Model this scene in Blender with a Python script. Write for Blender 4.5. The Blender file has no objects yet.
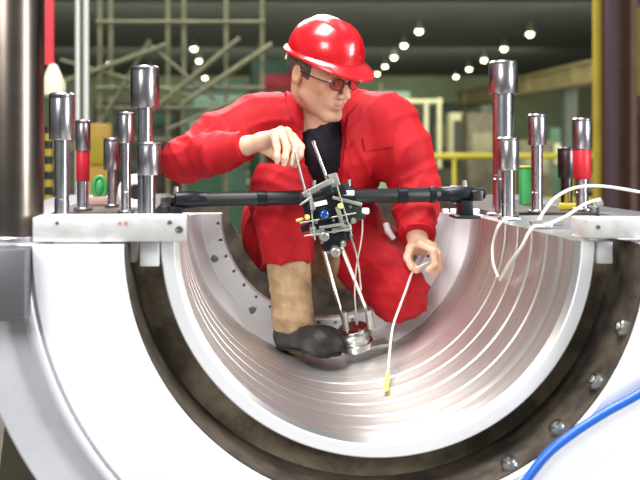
import bpy, bmesh, math, random
import numpy as np
from mathutils import Vector, Matrix

random.seed(7)
RNG = np.random.default_rng(11)
SC = bpy.context.scene
COL = SC.collection
H = 1.0                      # height of the horizontal joint plane of the casing
F = 900.0                    # focal length in pixels of a 640x480 frame
CAM = Vector((-0.373, -2.0, H + 0.2))
PX, PY = 210.0, 151.0        # where the turbine axis direction meets the picture


def lin(c):
    return tuple((v / 12.92 if v <= 0.04045 else ((v + 0.055) / 1.055) ** 2.4) for v in c)


def hx(s):
    s = s.lstrip('#')
    return lin(tuple(int(s[i:i + 2], 16) / 255 for i in (0, 2, 4)))


# ------------------------------------------------------------------ camera, world, lights, exposure
cd = bpy.data.cameras.new('camera')
cd.sensor_width = 36.0
cd.lens = F / 640 * 36
cd.shift_x = (320 - PX) / 640
cd.shift_y = -(240 - PY) / 640
cd.dof.use_dof = True
cd.dof.focus_distance = 2.55
cd.dof.aperture_fstop = 2.8
cd.clip_end = 300
cam = bpy.data.objects.new('camera', cd)
cam.location = CAM
cam.rotation_euler = (math.pi / 2, 0, 0)
COL.objects.link(cam)
SC.camera = cam

w = bpy.data.worlds.new('world')
SC.world = w
w.use_nodes = True
w.node_tree.nodes['Background'].inputs[0].default_value = (0.86, 0.93, 1.0, 1)
w.node_tree.nodes['Background'].inputs[1].default_value = 0.22


def area(name, loc, target, size, power, color=(1, 1, 1), size_y=None):
    d = bpy.data.lights.new(name, 'AREA')
    d.energy = power
    d.color = color
    d.size = size
    if size_y:
        d.shape = 'RECTANGLE'
        d.size_y = size_y
    o = bpy.data.objects.new(name, d)
    o.location = loc
    o.rotation_euler = (Vector(target) - Vector(loc)).to_track_quat('-Z', 'Y').to_euler()
    COL.objects.link(o)
    return o


area('overhead_fill', (-1.2, -0.4, 6.9), (-0.2, 0.4, H), 2.8, 640, (1.0, 0.98, 0.96), 4.5)  # unseen overhead area, added to brighten the pale steel from above
area('camera_side_fill', (-2.6, -3.6, 3.4), (0.0, 0.6, H), 1.6, 120, (1.0, 0.99, 0.97))  # added soft fill from the camera side, no lamp stands there
area('rear_fill', (-0.3, 8.0, 6.9), (0.0, 0.4, H), 5.0, 900, (1.0, 0.99, 0.96), 3.0)  # unseen area added behind the worker to brighten the bore bottom
area('side_accent_light', (5.2, -3.2, 2.6), (0.0, 0.6, H), 1.0, 330, (0.97, 0.99, 1.0), 3.4)  # unseen tall area added at front right for the stud highlights
for yy in (18, 34, 50):
    area('hall_light', (4, yy, 6.9), (4, yy + 12, 0), 30, 3900, (1.0, 0.98, 0.84), 14)

SC.view_settings.view_transform = 'Standard'
SC.view_settings.look = 'None'
SC.view_settings.gamma = 1.0
SC.view_settings.use_curve_mapping = False
SC.view_settings.exposure = 0.35


def P(px, py, d):
    """the place at distance d (along the axis) that shows at a pixel of the photograph"""
    return Vector((CAM.x + (px - PX) * d / F, d + CAM.y, CAM.z - (py - PY) * d / F))


# ------------------------------------------------------------------ materials
MATS = {}


def _new(name):
    m = bpy.data.materials.new(name)
    m.use_nodes = True
    nt = m.node_tree
    return m, nt, nt.nodes['Principled BSDF']


def mat(name, color, rough=0.5, metal=0.0, noise=0.0, scale=12.0, bump=0.0, bscale=60.0, color2=None, coat=0.0, spec=0.5):
    """plain material with optional noise variation towards color2 and fine relief"""
    if name in MATS:
        return MATS[name]
    m, nt, b = _new(name)
    c = hx(color) if isinstance(color, str) else color
    b.inputs['Base Color'].default_value = (*c, 1)
    b.inputs['Roughness'].default_value = rough
    b.inputs['Metallic'].default_value = metal
    b.inputs['Specular IOR Level'].default_value = spec
    if coat:
        b.inputs['Coat Weight'].default_value = coat
        b.inputs['Coat Roughness'].default_value = 0.1
    if noise or bump:
        tc = nt.nodes.new('ShaderNodeTexCoord')
    if noise:
        c2 = hx(color2) if isinstance(color2, str) else (color2 or tuple(v * 0.5 for v in c))
        n = nt.nodes.new('ShaderNodeTexNoise')
        n.inputs['Scale'].default_value = scale
        n.inputs['Detail'].default_value = 6
        n.inputs['Roughness'].default_value = 0.62
        r = nt.nodes.new('ShaderNodeValToRGB')
        r.color_ramp.elements[0].position = 0.5 - 0.3 * (1.2 - noise)
        r.color_ramp.elements[1].position = 0.5 + 0.3 * (1.2 - noise)
        r.color_ramp.elements[0].color = (*c2, 1)
        r.color_ramp.elements[1].color = (*c, 1)
        nt.links.new(tc.outputs['Object'], n.inputs['Vector'])
        nt.links.new(n.outputs['Fac'], r.inputs['Fac'])
        nt.links.new(r.outputs['Color'], b.inputs['Base Color'])
    if bump:
        n2 = nt.nodes.new('ShaderNodeTexNoise')
        n2.inputs['Scale'].default_value = bscale
        n2.inputs['Detail'].default_value = 4
        bp = nt.nodes.new('ShaderNodeBump')
        bp.inputs['Strength'].default_value = bump
        bp.inputs['Distance'].default_value = 0.004
        nt.links.new(tc.outputs['Object'], n2.inputs['Vector'])
        nt.links.new(n2.outputs['Fac'], bp.inputs['Height'])
        nt.links.new(bp.outputs['Normal'], b.inputs['Normal'])
    MATS[name] = m
    return m


def machined(name, color, rough, metal, mode, freq=90.0, var=0.12, bump=0.15, rvar=0.12, blotch=0.0):
    """turned steel: fine tool marks run round the turbine axis (mode 'bore' varies along the axis, 'face' with radius, 'z' with height)"""
    if name in MATS:
        return MATS[name]
    m, nt, b = _new(name)
    N, L = nt.nodes.new, nt.links.new
    c = hx(color)
    geo = N('ShaderNodeNewGeometry')
    sub = N('ShaderNodeVectorMath')
    sub.operation = 'SUBTRACT'
    sub.inputs[1].default_value = (0, 0, H)
    L(geo.outputs['Position'], sub.inputs[0])
    sep = N('ShaderNodeSeparateXYZ')
    L(sub.outputs[0], sep.inputs[0])
    comb = N('ShaderNodeCombineXYZ')
    flat = N('ShaderNodeCombineXYZ')
    L(sep.outputs['X'], flat.inputs['X'])
    L(sep.outputs['Z'], flat.inputs['Z'])
    ln = N('ShaderNodeVectorMath')
    ln.operation = 'LENGTH'
    L(flat.outputs[0], ln.inputs[0])
    if mode == 'bore':
        L(sep.outputs['Y'], comb.inputs['X'])
    elif mode == 'face':
        L(ln.outputs['Value'], comb.inputs['X'])
    elif mode == 'z':
        L(sep.outputs['Z'], comb.inputs['X'])
    n = N('ShaderNodeTexNoise')
    n.inputs['Scale'].default_value = freq
    n.inputs['Detail'].default_value = 5
    n.inputs['Roughness'].default_value = 0.7
    L(comb.outputs[0], n.inputs['Vector'])
    mr = N('ShaderNodeMapRange')
    mr.inputs['From Min'].default_value = 0.3
    mr.inputs['From Max'].default_value = 0.7
    mr.inputs['To Min'].default_value = 1 - var
    mr.inputs['To Max'].default_value = 1 + var * 0.3
    L(n.outputs['Fac'], mr.inputs['Value'])
    mul = N('ShaderNodeVectorMath')
    mul.operation = 'SCALE'
    mul.inputs[0].default_value = c
    L(mr.outputs[0], mul.inputs['Scale'])
    out = mul.outputs[0]
    if blotch:
        nb = N('ShaderNodeTexNoise')
        nb.inputs['Scale'].default_value = 7
        nb.inputs['Detail'].default_value = 6
        L(sub.outputs[0], nb.inputs['Vector'])
        mb = N('ShaderNodeMapRange')
        mb.inputs['From Min'].default_value = 0.35
        mb.inputs['From Max'].default_value = 0.65
        mb.inputs['To Min'].default_value = 1 - blotch
        mb.inputs['To Max'].default_value = 1.0
        L(nb.outputs['Fac'], mb.inputs['Value'])
        m2 = N('ShaderNodeVectorMath')
        m2.operation = 'SCALE'
        L(out, m2.inputs[0])
        L(mb.outputs[0], m2.inputs['Scale'])
        out = m2.outputs[0]
    L(out, b.inputs['Base Color'])
    mr2 = N('ShaderNodeMapRange')
    mr2.inputs['From Min'].default_value = 0.3
    mr2.inputs['From Max'].default_value = 0.7
    mr2.inputs['To Min'].default_value = rough + rvar
    mr2.inputs['To Max'].default_value = max(0.05, rough - rvar)
    L(n.outputs['Fac'], mr2.inputs['Value'])
    L(mr2.outputs[0], b.inputs['Roughness'])
    b.inputs['Metallic'].default_value = metal
    if mode == 'bore':          # tool marks run round the bore, so highlights spread along the axis
        tg = N('ShaderNodeCombineXYZ')
        tg.inputs['Y'].default_value = 1.0
        L(tg.outputs[0], b.inputs['Tangent'])
        b.inputs['Anisotropic'].default_value = 0.75
    if bump:
        bp = N('ShaderNodeBump')
        bp.inputs['Strength'].default_value = bump
        bp.inputs['Distance'].default_value = 0.003
        L(n.outputs['Fac'], bp.inputs['Height'])
        L(bp.outputs['Normal'], b.inputs['Normal'])
    MATS[name] = m
    return m


def emit(name, color, strength):
    if name in MATS:
        return MATS[name]
    m, nt, b = _new(name)
    b.inputs['Base Color'].default_value = (*hx(color), 1)
    b.inputs['Emission Color'].default_value = (*hx(color), 1)
    b.inputs['Emission Strength'].default_value = strength
    MATS[name] = m
    return m


M_PLATE = machined('plate_steel', '#f2f3f6', 0.5, 0.15, 'face', 120, 0.04, 0.05, 0.08)
M_RIDGE = machined('ridge_steel', '#e6e6ee', 0.42, 0.3, 'face', 60, 0.08, 0.05)
M_SKIRT = mat('skirt_paint', '#d9d9e2', 0.55, 0.1, 0.3, 8, color2='#c2c2cc')
M_BORE = machined('bore_steel', '#eae7e3', 0.37, 0.97, 'bore', 34, 0.42, 0.08, 0.08)
M_RINGFACE = machined('ring_face_steel', '#f2f2f5', 0.4, 0.2, 'face', 160, 0.06, 0.06)
M_FLANGE = machined('flange_steel', '#ebebed', 0.45, 0.15, 'face', 120, 0.1, 0.08, 0.1, 0.12)
M_RUST = mat('cast_brown', '#8d806a', 0.8, 0.1, 0.85, 9, 0.5, 45, '#5d5344')
M_CASTDARK = mat('cast_dark', '#5a5044', 0.7, 0.2, 0.8, 12, 0.4, 50, '#332d27')
M_JOINT = machined('joint_steel', '#c9c9cc', 0.35, 0.8, 'bore', 40, 0.12, 0.08)
M_BRUSHED = machined('brushed_block', '#85858b', 0.42, 0.75, 'z', 160, 0.25, 0.1)
M_BAR = mat('bar_steel', '#dcdcdc', 0.45, 0.35, 0.5, 30, 0.1, 120, '#c2c2c0')
M_STUD = mat('stud_steel', '#c6c4c8', 0.24, 1.0, 0.3, 25, color2='#a8a6aa')
M_CAP = mat('cap_steel', '#b9b6b8', 0.28, 1.0, 0.3, 25, color2='#969296')
M_STUDDARK = mat('stud_dark_steel', '#6d6568', 0.32, 1.0, 0.5, 20, color2='#4e484a')
M_COLUMN = mat('column_steel', '#7d736a', 0.3, 1.0, 0.4, 10, color2='#685f57')
M_HOLE = mat('hole_dark', '#17171a', 0.7)
M_REDSLEEVE = mat('red_sleeve', '#c01828', 0.45)
M_BLACK = mat('black_rubber', '#1b2120', 0.45, 0.0, 0.2, 30)
M_BLACKM = mat('black_anodised', '#20242a', 0.35, 0.5)
M_DGREEN = mat('dark_green_block', '#26332e', 0.4, 0.3)
M_SILVER = mat('bright_steel', '#d8d8d4', 0.25, 1.0)
M_SATIN = mat('satin_aluminium', '#b9b9b2', 0.4, 0.8, 0.3, 60, color2='#94948c')
M_BLUE = mat('blue_lens', '#174a8f', 0.12, 0.2, coat=0.8)
M_YKNOB = mat('cream_knob', '#e8d27a', 0.4)
M_ORANGE = mat('orange_tip', '#e08a52', 0.4)
M_WHITE = mat('white_plastic', '#f0eef0', 0.45)
M_CABLE = mat('cable_cream', '#d9d6cc', 0.5)
M_CABLEY = mat('yellow_sleeve', '#dfe07a', 0.5)
M_HOSE = mat('blue_hose', '#1a5fc0', 0.35, coat=0.3)
M_RED = mat('red_cloth', '#c4101f', 0.72, 0, 0.35, 9, 0.35, 38, '#a80c19', spec=0.35)
M_REDT = mat('red_trouser_cloth', '#b80e1c', 0.75, 0, 0.4, 9, 0.35, 34, '#960a16', spec=0.3)
M_HELMET = mat('red_helmet', '#cc0e1c', 0.28, 0, coat=0.6)
M_SHIRT = mat('black_shirt', '#26222e', 0.85, 0, 0.4, 20, 0.3, 60, '#1a1822')
M_TAN = mat('tan_leather', '#bf9f7a', 0.75, 0, 0.7, 18, 0.35, 70, '#9a7c5c')
M_BOOT = mat('black_boot', '#26221f', 0.55, 0, 0.5, 20, 0.3, 60, '#151312')
M_SOLE = mat('boot_sole', '#141312', 0.7)
M_HAIR = mat('dark_hair', '#6a5a4d', 0.7, 0, 0.7, 90, 0.5, 160, '#3f342b')
M_LENS = mat('tinted_lens', '#7a2b33', 0.08, 0.0, coat=0.5)
M_FRAME = mat('spectacle_frame', '#3a2528', 0.35, 0.4)
M_EYE = mat('eye_white', '#e8e2dc', 0.3)
M_IRIS = mat('eye_iris', '#33271f', 0.25)
M_GREEN = mat('green_paint', '#3f9a56', 0.45)
M_YELLOW = mat('yellow_paint', '#e2d24a', 0.45)
M_CONCRETE = mat('concrete_floor', '#7a7568', 0.8, 0, 0.7, 1.5, 0.2, 20, '#5b574c')
M_WALLG = mat('hall_wall_green', '#7f8f6e', 0.8, 0, 0.5, 0.25, color2='#6a6f52')
M_WALLD = mat('hall_wall_dark', '#4d5548', 0.8, 0, 0.6, 0.3, color2='#3a4038')
M_CEIL = mat('roof_dark', '#565c54', 0.85, 0, 0.5, 0.6, color2='#464b45')
M_GIRDER = mat('girder_tan', '#8d8257', 0.7, 0, 0.5, 2.0, color2='#6f6645')
M_OLIVE = mat('olive_steel', '#7c7c5e', 0.65, 0.1, 0.4, 5, color2='#5f5f46')
M_BROWNP = mat('brown_paint', '#5f4636', 0.6, 0, 0.4, 6, color2='#4a3528')
M_PURPLE = mat('maroon_paint', '#3d2430', 0.6)
M_MUSTARD = mat('mustard_paint', '#a58f1f', 0.6, 0, 0.3, 6, color2='#8d7a1c')
M_OCHRE = mat('ochre_paint', '#a8832f', 0.6)
M_PALEPIPE = mat('pale_pipe', '#c9cbc4', 0.4, 0.3)
M_BEIGE = mat('beige_paint', '#d3cdb4', 0.6)
M_MACH = mat('machine_dark', '#5c5542', 0.6, 0.1, 0.7, 3, color2='#3d3a2c')
M_MACHG = mat('machine_green', '#4d7257', 0.55, 0.1, 0.5, 3, color2='#3c5a45')
M_PALEG = mat('pale_green_panel', '#86a48c', 0.6)
M_CREAM = mat('cream_paint', '#c8c79c', 0.6)
M_PINK = mat('pink_box', '#c79b96', 0.6)
M_LAMP = emit('lamp_glow', '#fff3c8', 9)
M_LAMPBODY = mat('lamp_body', '#55584f', 0.6)


# ------------------------------------------------------------------ object helpers
ORIG = {}


def tag(o, label, cat, group=None):
    o['label'] = label
    o['category'] = cat
    if group:
        o['group'] = group
    return o


def thing(name, loc, label, cat, group=None):
    o = bpy.data.objects.new(name, None)
    o.location = loc
    o.empty_display_size = 0.05
    COL.objects.link(o)
    ORIG[o] = Vector(loc)
    return tag(o, label, cat, group)


def struct_root(name, loc):
    o = bpy.data.objects.new(name, None)
    o.location = loc
    COL.objects.link(o)
    ORIG[o] = Vector(loc)
    o['kind'] = 'structure'
    return o


def link(name, me, material, parent=None, origin=None, sharp=38):
    """mesh given in world coordinates -> object with its own origin, child of parent"""
    po = ORIG[parent] if parent else Vector((0, 0, 0))
    org = Vector(origin) if origin is not None else (po.copy() if parent else Vector((0, 0, 0)))
    me.transform(Matrix.Translation(-org))
    me.materials.clear()
    me.materials.append(material)
    for p in me.polygons:
        p.use_smooth = True
    if sharp:
        me.set_sharp_from_angle(angle=math.radians(sharp))
    o = bpy.data.objects.new(name, me)
    COL.objects.link(o)
    o.location = org - po
    if parent:
        o.parent = parent
    ORIG[o] = org
    return o


class MB:
    """collects shapes into one mesh"""

    def __init__(s):
        s.bm = bmesh.new()

    def box(s, c, size, rot=None, bev=0.0):
        r = bmesh.ops.create_cube(s.bm, size=1.0)
        vs = r['verts']
        M = Matrix.Translation(Vector(c)) @ (rot.to_4x4() if rot is not None else Matrix.Identity(4)) @ Matrix.Diagonal((*size, 1))
        bmesh.ops.transform(s.bm, matrix=M, verts=vs)
        if bev:
            es = list({e for v in vs for e in v.link_edges})
            bmesh.ops.bevel(s.bm, geom=es, offset=bev, segments=2, affect='EDGES', profile=0.5)
        return s

    def cyl(s, a, b, r0, r1=None, seg=24):
        a, b = Vector(a), Vector(b)
        r1 = r0 if r1 is None else r1
        ax = b - a
        q = ax.to_track_quat('Z', 'Y').to_matrix().to_4x4()
        M = Matrix.Translation((a + b) / 2) @ q
        bmesh.ops.create_cone(s.bm, cap_ends=True, segments=seg, radius1=r0, radius2=r1, depth=ax.length, matrix=M)
        return s

    def rev(s, prof, a, axis=(0, 0, 1), seg=32):
        """profile [(r, h)] turned about axis from point a"""
        a, axis = Vector(a), Vector(axis).normalized()
        q = axis.to_track_quat('Z', 'Y').to_matrix()
        rings = []
        for r, h in prof:
            rings.append([s.bm.verts.new(a + q @ Vector((r * math.cos(t), r * math.sin(t), h)))
                          for t in (2 * math.pi * i / seg for i in range(seg))])
        for A, B in zip(rings, rings[1:]):
            for i in range(seg):
                j = (i + 1) % seg
                s.bm.faces.new((A[i], A[j], B[j], B[i]))
        s.bm.faces.new(rings[0][::-1])
        s.bm.faces.new(rings[-1])
        return s

    def half(s, prof, t0=math.pi, t1=2 * math.pi, seg=96, closed=True):
        """closed profile [(R, y)] swept about the turbine axis, by default through the lower half"""
        n = len(prof)
        rings = []
        for i in range(seg + 1):
            t = t0 + (t1 - t0) * i / seg
            rings.append([s.bm.verts.new((r * math.cos(t), y, H + r * math.sin(t))) for r, y in prof])
        for A, B in zip(rings, rings[1:]):
            for i in range(n if closed else n - 1):
                j = (i + 1) % n
                s.bm.faces.new((A[i], A[j], B[j], B[i]))
        if closed:
            s.bm.faces.new(rings[0][::-1])
            s.bm.faces.new(rings[-1])
        return s

    def tube(s, pts, r, seg=10, samples=0):
        pts = [Vector(p) for p in pts]
        if samples:
            pts = catmull(pts, samples)
        rr = r if isinstance(r, (list, tuple)) else [r] * len(pts)
        prev = None
        rings = []
        up = Vector((0.13, 0.27, 0.95)).normalized()
        for i, p in enumerate(pts):
            t = (pts[min(i + 1, len(pts) - 1)] - pts[max(i - 1, 0)]).normalized()
            if prev is None:
                n = t.cross(up)
                if n.length < 1e-3:
                    n = t.cross(Vector((1, 0, 0)))
            else:
                n = prev - t * prev.dot(t)
            n.normalize()
            prev = n
            b = t.cross(n)
            rings.append([s.bm.verts.new(p + (n * math.cos(a) + b * math.sin(a)) * rr[i])
                          for a in (2 * math.pi * k / seg for k in range(seg))])
        for A, B in zip(rings, rings[1:]):
            for k in range(seg):
                j = (k + 1) % seg
                s.bm.faces.new((A[k], A[j], B[j], B[k]))
        s.bm.faces.new(rings[0][::-1])
        s.bm.faces.new(rings[-1])
        return s

    def sphere(s, c, r, scale=(1, 1, 1), rot=None, seg=20):
        M = Matrix.Translation(Vector(c)) @ (rot.to_4x4() if rot is not None else Matrix.Identity(4)) @ Matrix.Diagonal((r * scale[0], r * scale[1], r * scale[2], 1))
        bmesh.ops.create_uvsphere(s.bm, u_segments=seg, v_segments=max(8, seg // 2), radius=1.0, matrix=M)
        return s

    def prism(s, pts, off):
        """polygon given by points, thickened by vector off"""
        off = Vector(off)
        A = [s.bm.verts.new(Vector(p)) for p in pts]
        B = [s.bm.verts.new(Vector(p) + off) for p in pts]
        n = len(A)
        s.bm.faces.new(A[::-1])
        s.bm.faces.new(B)
        for i in range(n):
            j = (i + 1) % n
            s.bm.faces.new((A[i], A[j], B[j], B[i]))
        return s

    def build(s, name, material, parent=None, origin=None, sharp=38):
        bmesh.ops.recalc_face_normals(s.bm, faces=s.bm.faces)
        me = bpy.data.meshes.new(name)
        s.bm.to_mesh(me)
        s.bm.free()
        return link(name, me, material, parent, origin, sharp)


def catmull(pts, n):
    out = []
    for i in range(len(pts) - 1):
        p0, p1, p2, p3 = pts[max(i - 1, 0)], pts[i], pts[i + 1], pts[min(i + 2, len(pts) - 1)]
        for k in range(n):
            t = k / n
            out.append(0.5 * ((2 * p1) + (p2 - p0) * t + (2 * p0 - 5 * p1 + 4 * p2 - p3) * t * t + (3 * p1 - p0 - 3 * p2 + p3) * t ** 3))
    out.append(pts[-1])
    return out


def structure(o):
    o['kind'] = 'structure'
    return o


# ------------------------------------------------------------------ hall
structure(MB().box((6, 39, -0.05), (80, 90, 0.1)).build('floor', M_CONCRETE, sharp=0))
structure(MB().box((6, 70.2, 3.6), (80, 0.4, 7.2)).build('wall_back', M_WALLG))
structure(MB().box((6, 40, 7.35), (80, 61, 0.3)).build('ceiling', M_CEIL))
structure(MB().box((-34, 40, 3.6), (0.4, 60, 7.2)).build('wall_left', M_WALLD))
structure(MB().box((46, 40, 3.6), (0.4, 60, 7.2)).build('wall_right', M_WALLD))
# lamps under the roof
lamp_me = {}


def lamp(px, d):
    p = P(px, 0, d)
    z = 6.68
    t = thing('ceiling_light', (p.x, p.y, z), 'round glowing high-bay lamp hung under the dark roof', 'lamp', 'high-bay lamps under the roof')
    for nm, prof, m in (('shade', [(0.05, 0.52), (0.08, 0.3), (0.2, 0.12), (0.24, 0.0), (0.21, 0.0), (0.05, 0.26)], M_LAMPBODY),
                        ('bulb', [(0.05, 0.1), (0.11, 0.06), (0.15, 0.0), (0.13, -0.08), (0.06, -0.14)], M_LAMP)):
        if nm not in lamp_me:
            o = MB().rev(prof, (p.x, p.y, z), seg=16).build(nm, m, t)
            lamp_me[nm] = o.data
        else:
            o = bpy.data.objects.new(nm, lamp_me[nm])
            COL.objects.link(o)
            o.parent = t


for px, d in ((377, 63.5), (385, 58), (394, 52.5), (404, 46.5), (419, 41), (456, 66), (469, 60), (484, 54), (504, 48), (530, 42),
              (539, 69), (581, 64.5), (199, 54.5), (205, 67), (194, 48), (290, 52), (283, 57), (255, 61), (150, 60), (110, 56)):
    lamp(px, d)


# ------------------------------------------------------------------ casing
casing = thing('turbine_casing', (0, 0.6, 0), 'lower half of a large turbine casing, pale machined front around a brown recess', 'casing')
YF = -0.095                   # front face of the outer plate
MB().half([(0.556, YF + 0.006), (0.562, YF), (0.748, YF), (0.751, YF + 0.004), (0.751, 0.14), (0.556, 0.14)]).build('front_plate', M_PLATE, casing)
rp = [(0.7512 + 0.018 - 0.018 * math.cos(a), YF + 0.022 - 0.02 * math.sin(a)) for a in (math.pi * i / 8 for i in range(9))]
MB().half(rp + [(0.787, 0.14), (0.7512, 0.14)]).build('rim_ridge', M_RIDGE, casing)
MB().half([(0.7875, YF + 0.03), (0.900, YF + 0.03), (0.905, YF + 0.035), (0.905, 0.14), (0.7875, 0.14)], seg=72).build('outer_skirt', M_SKIRT, casing)
MB().half([(0.4835, 0.083), (0.5555, 0.083), (0.5555, 0.14), (0.4835, 0.14)]).build('recess_floor', M_RUST, casing)
MB().half([(0.5515, YF + 0.008), (0.5555, YF + 0.008), (0.5555, 0.0825), (0.5515, 0.0825)]).build('recess_wall', M_CASTDARK, casing)
MB().half([(0.4835, 0.1405), (0.885, 0.1405), (0.885, 0.795), (0.4835, 0.795)], seg=72).build('casing_body', M_JOINT, casing)
MB().half([(0.56, 0.93), (0.885, 0.93), (0.885, 2.2), (0.56, 2.2)], seg=72).build('rear_body', M_CASTDARK, casing)
MB().half([(0.30, 1.95), (0.5595, 1.95), (0.5595, 2.1), (0.30, 2.1)], seg=48).build('rear_wall', M_CASTDARK, casing)
for sx in (-1, 1):
    o = MB().box((sx * 0.97, 1.0, H - 0.075), (0.36 if False else 0.166, 2.26, 0.1495), bev=0.004).build('joint_flange', M_BRUSHED, casing)
    # brushed block bolted in front of the plate's edge, under the joint
    MB().box((sx * 0.8185, YF - 0.028 + 0.03, H - 0.0755), (0.132, 0.12, 0.149), bev=0.004).build('end_block', M_BRUSHED, casing)
# radial bolts in the dark wall of the recess
for k in range(5):
    a = math.radians(-19.3 - 13.6 * k)
    u = Vector((math.cos(a), 0, math.sin(a)))
    c = Vector((0, -0.062, H)) + u * 0.5512
    o = MB().rev([(0.0195, 0.0), (0.0195, 0.010), (0.016, 0.016), (0.009, 0.016), (0.0075, 0.009)], c, -u, seg=18).build('recess_bolt', M_SILVER, casing)
# saddles that carry the casing
for yy in (0.35, 1.7):
    pts = [Vector((0.9 * x, yy - 0.1, z)) for x, z in ((-1.05, 0.0), (1.05, 0.0), (0.98, 0.55))]
    arc = [Vector((0.886 * math.cos(t), yy - 0.1, H + 0.886 * math.sin(t))) for t in (math.radians(-28 - 124 * i / 24) for i in range(25))]
    MB().prism([pts[0], pts[1], pts[2]] + arc + [Vector((-0.9 * 0.98, yy - 0.1, 0.55))], (0, 0.2, 0)).build('saddle', M_MACH, casing)

# bore ring with its turned steps and grooves
prof = [(0.4825, 0.002), (0.4805, 0.0), (0.452, 0.0), (0.4415, 0.012)]
y = 0.03
R0 = 0.4415
RB = 0.440
steps = [(0.030, 0.4415), (0.034, RB), (0.070, RB)]
for y0, wd, dp in ((0.072, 0.012, 0.003), (0.112, 0.030, 0.0035), (0.168, 0.008, 0.004), (0.205, 0.034, 0.003), (0.266, 0.010, 0.004),
                   (0.306, 0.036, 0.0035), (0.372, 0.008, 0.004), (0.412, 0.020, 0.003), (0.470, 0.010, 0.0035), (0.590, 0.006, 0.002)):
    steps += [(y0, RB), (y0 + 0.002, RB + dp), (y0 + wd, RB + dp), (y0 + wd + (0.004 if wd < 0.015 else 0.012), RB)]
steps += [(0.795, RB), (0.795, 0.4825)]
ring = thing('bore_ring', (0, 0.4, H - 0.4825), 'polished steel half ring with turned grooves lining the casing bore', 'ring')
MB().half(prof + [(r, yy) for yy, r in steps], seg=128).build('ring_body', M_BORE, ring)
MB().half([(0.4535, -0.003), (0.4795, -0.003), (0.4815, -0.0005), (0.4515, -0.0005)], seg=128).build('ring_front_face', M_RINGFACE, ring)

# perforated flange ring at the far end of the bore
fl = thing('flange_ring', (0, 0.86, H - 0.46), 'grey half flange with a row of bolt holes behind the polished bore', 'flange')
me_src = MB().half([(0.334, 0.872), (0.339, 0.866), (0.402, 0.866), (0.4385, 0.802), (0.4825, 0.802), (0.4825, 0.925), (0.334, 0.925)], seg=96).build('flange_face', M_FLANGE, fl)
cut = MB()
for k in range(20):
    a = math.radians(-5 - 8.95 * k)
    c = Vector((0.349 * math.cos(a), 0.85, H + 0.347 * math.sin(a)))
    cut.cyl(c, c + Vector((0, 0.05, 0)), 0.0052, seg=12)
for a, r in ((-21.5, 0.0125), (-52, 0.0125), (-128, 0.0125), (-158.5, 0.0125)):
    a = math.radians(a)
    c = Vector((0.385 * math.cos(a), 0.83, H + 0.39 * math.sin(a)))
    cut.cyl(c, c + Vector((0, 0.07, 0)), r, seg=16)
cut_o = cut.build('cutter', M_HOLE)
md = me_src.modifiers.new('holes', 'BOOLEAN')
cut_o.location = -ORIG[fl] + ORIG[fl]
md.object = cut_o
md.solver = 'EXACT'
bpy.context.view_layer.update()
dg = bpy.context.evaluated_depsgraph_get()
nm = bpy.data.meshes.new_from_object(me_src.evaluated_get(dg))
me_src.modifiers.clear()
me_src.data = nm
nm.set_sharp_from_angle(angle=math.radians(38))
bpy.data.objects.remove(cut_o)

# ------------------------------------------------------------------ bars on the joint
HOLE_ROT = Vector((0, -1, 0))


def joint_bar(name, x0, x1, y0, y1, z0, z1, label, holes, cat='bar'):
    t = thing(name, ((x0 + x1) / 2, (y0 + y1) / 2, z0), label, cat)
    MB().box(((x0 + x1) / 2, (y0 + y1) / 2, (z0 + z1) / 2), (x1 - x0, y1 - y0, z1 - z0), bev=0.003).build('bar_body', M_BAR, t)
    for hx_, hz, r, m in holes:
        MB().rev([(r, 0), (r, 0.002), (r * 0.7, 0.002), (r * 0.6, 0.0006)], (hx_, y0 + 0.0005, hz), (0, -1, 0), seg=14).build('screw_socket', m, t)
    return t


joint_bar('support_plate', -0.753, -0.424, -0.075, 0.035, H + 0.0055, H + 0.058,
          'long light grey steel plate bridging the casing joint beside the dark column',
          [(-0.566, H + 0.045, 0.004, M_PINK), (-0.553, H + 0.045, 0.005, M_PINK), (-0.459, H + 0.047, 0.005, M_CAP), (-0.4385, H + 0.032, 0.008, M_CAP), (-0.70, H + 0.046, 0.004, M_CAP)])
joint_bar('support_plate', 0.447, 0.80, -0.045, 0.045, H + 0.010, H + 0.052,
          'light grey steel plate on the casing joint where the white cables end',
          [(0.47, H + 0.035, 0.005, M_CAP), (0.66, H + 0.035, 0.006, M_CAP)])
for sx, nm in ((-1, 'beside the dark column'), (1, 'beside the white cables')):
    pre = 'pale steel packing shim under the joint plate ' + nm
    t = MB().box((sx * 0.66, -0.03, H + (0.00295 if sx < 0 else 0.005)), (0.1, 0.06, 0.0048 if sx < 0 else 0.0096)).build('shim', M_BAR, origin=(sx * 0.66, -0.03, H))
    tag(t, pre, 'shim')
# white spacer blocks hanging in the top of the recess
for x0, x1, z1, lab in ((-0.5505, -0.537, -0.047, 'narrow white spacer block in the recess beneath the long joint plate'),
                        (0.487, 0.52, -0.05, 'white spacer block at the top of the recess beneath the cable side plate')):
    o = MB().box(((x0 + x1) / 2, 0.02, H + z1 / 2), (x1 - x0, 0.05, -z1), bev=0.002).build('spacer_block', M_RINGFACE, origin=((x0 + x1) / 2, 0.02, H + z1))
    o['label'] = lab
    o['category'] = 'block'
o = MB().box((-0.5065, 0.005, H - 0.027), (0.042, 0.05, 0.054), bev=0.002).build('spacer_block', M_RINGFACE, origin=(-0.497, 0.005, H - 0.06))
tag(o, 'wide white spacer block against the bore ring beneath the long joint plate', 'block')


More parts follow.
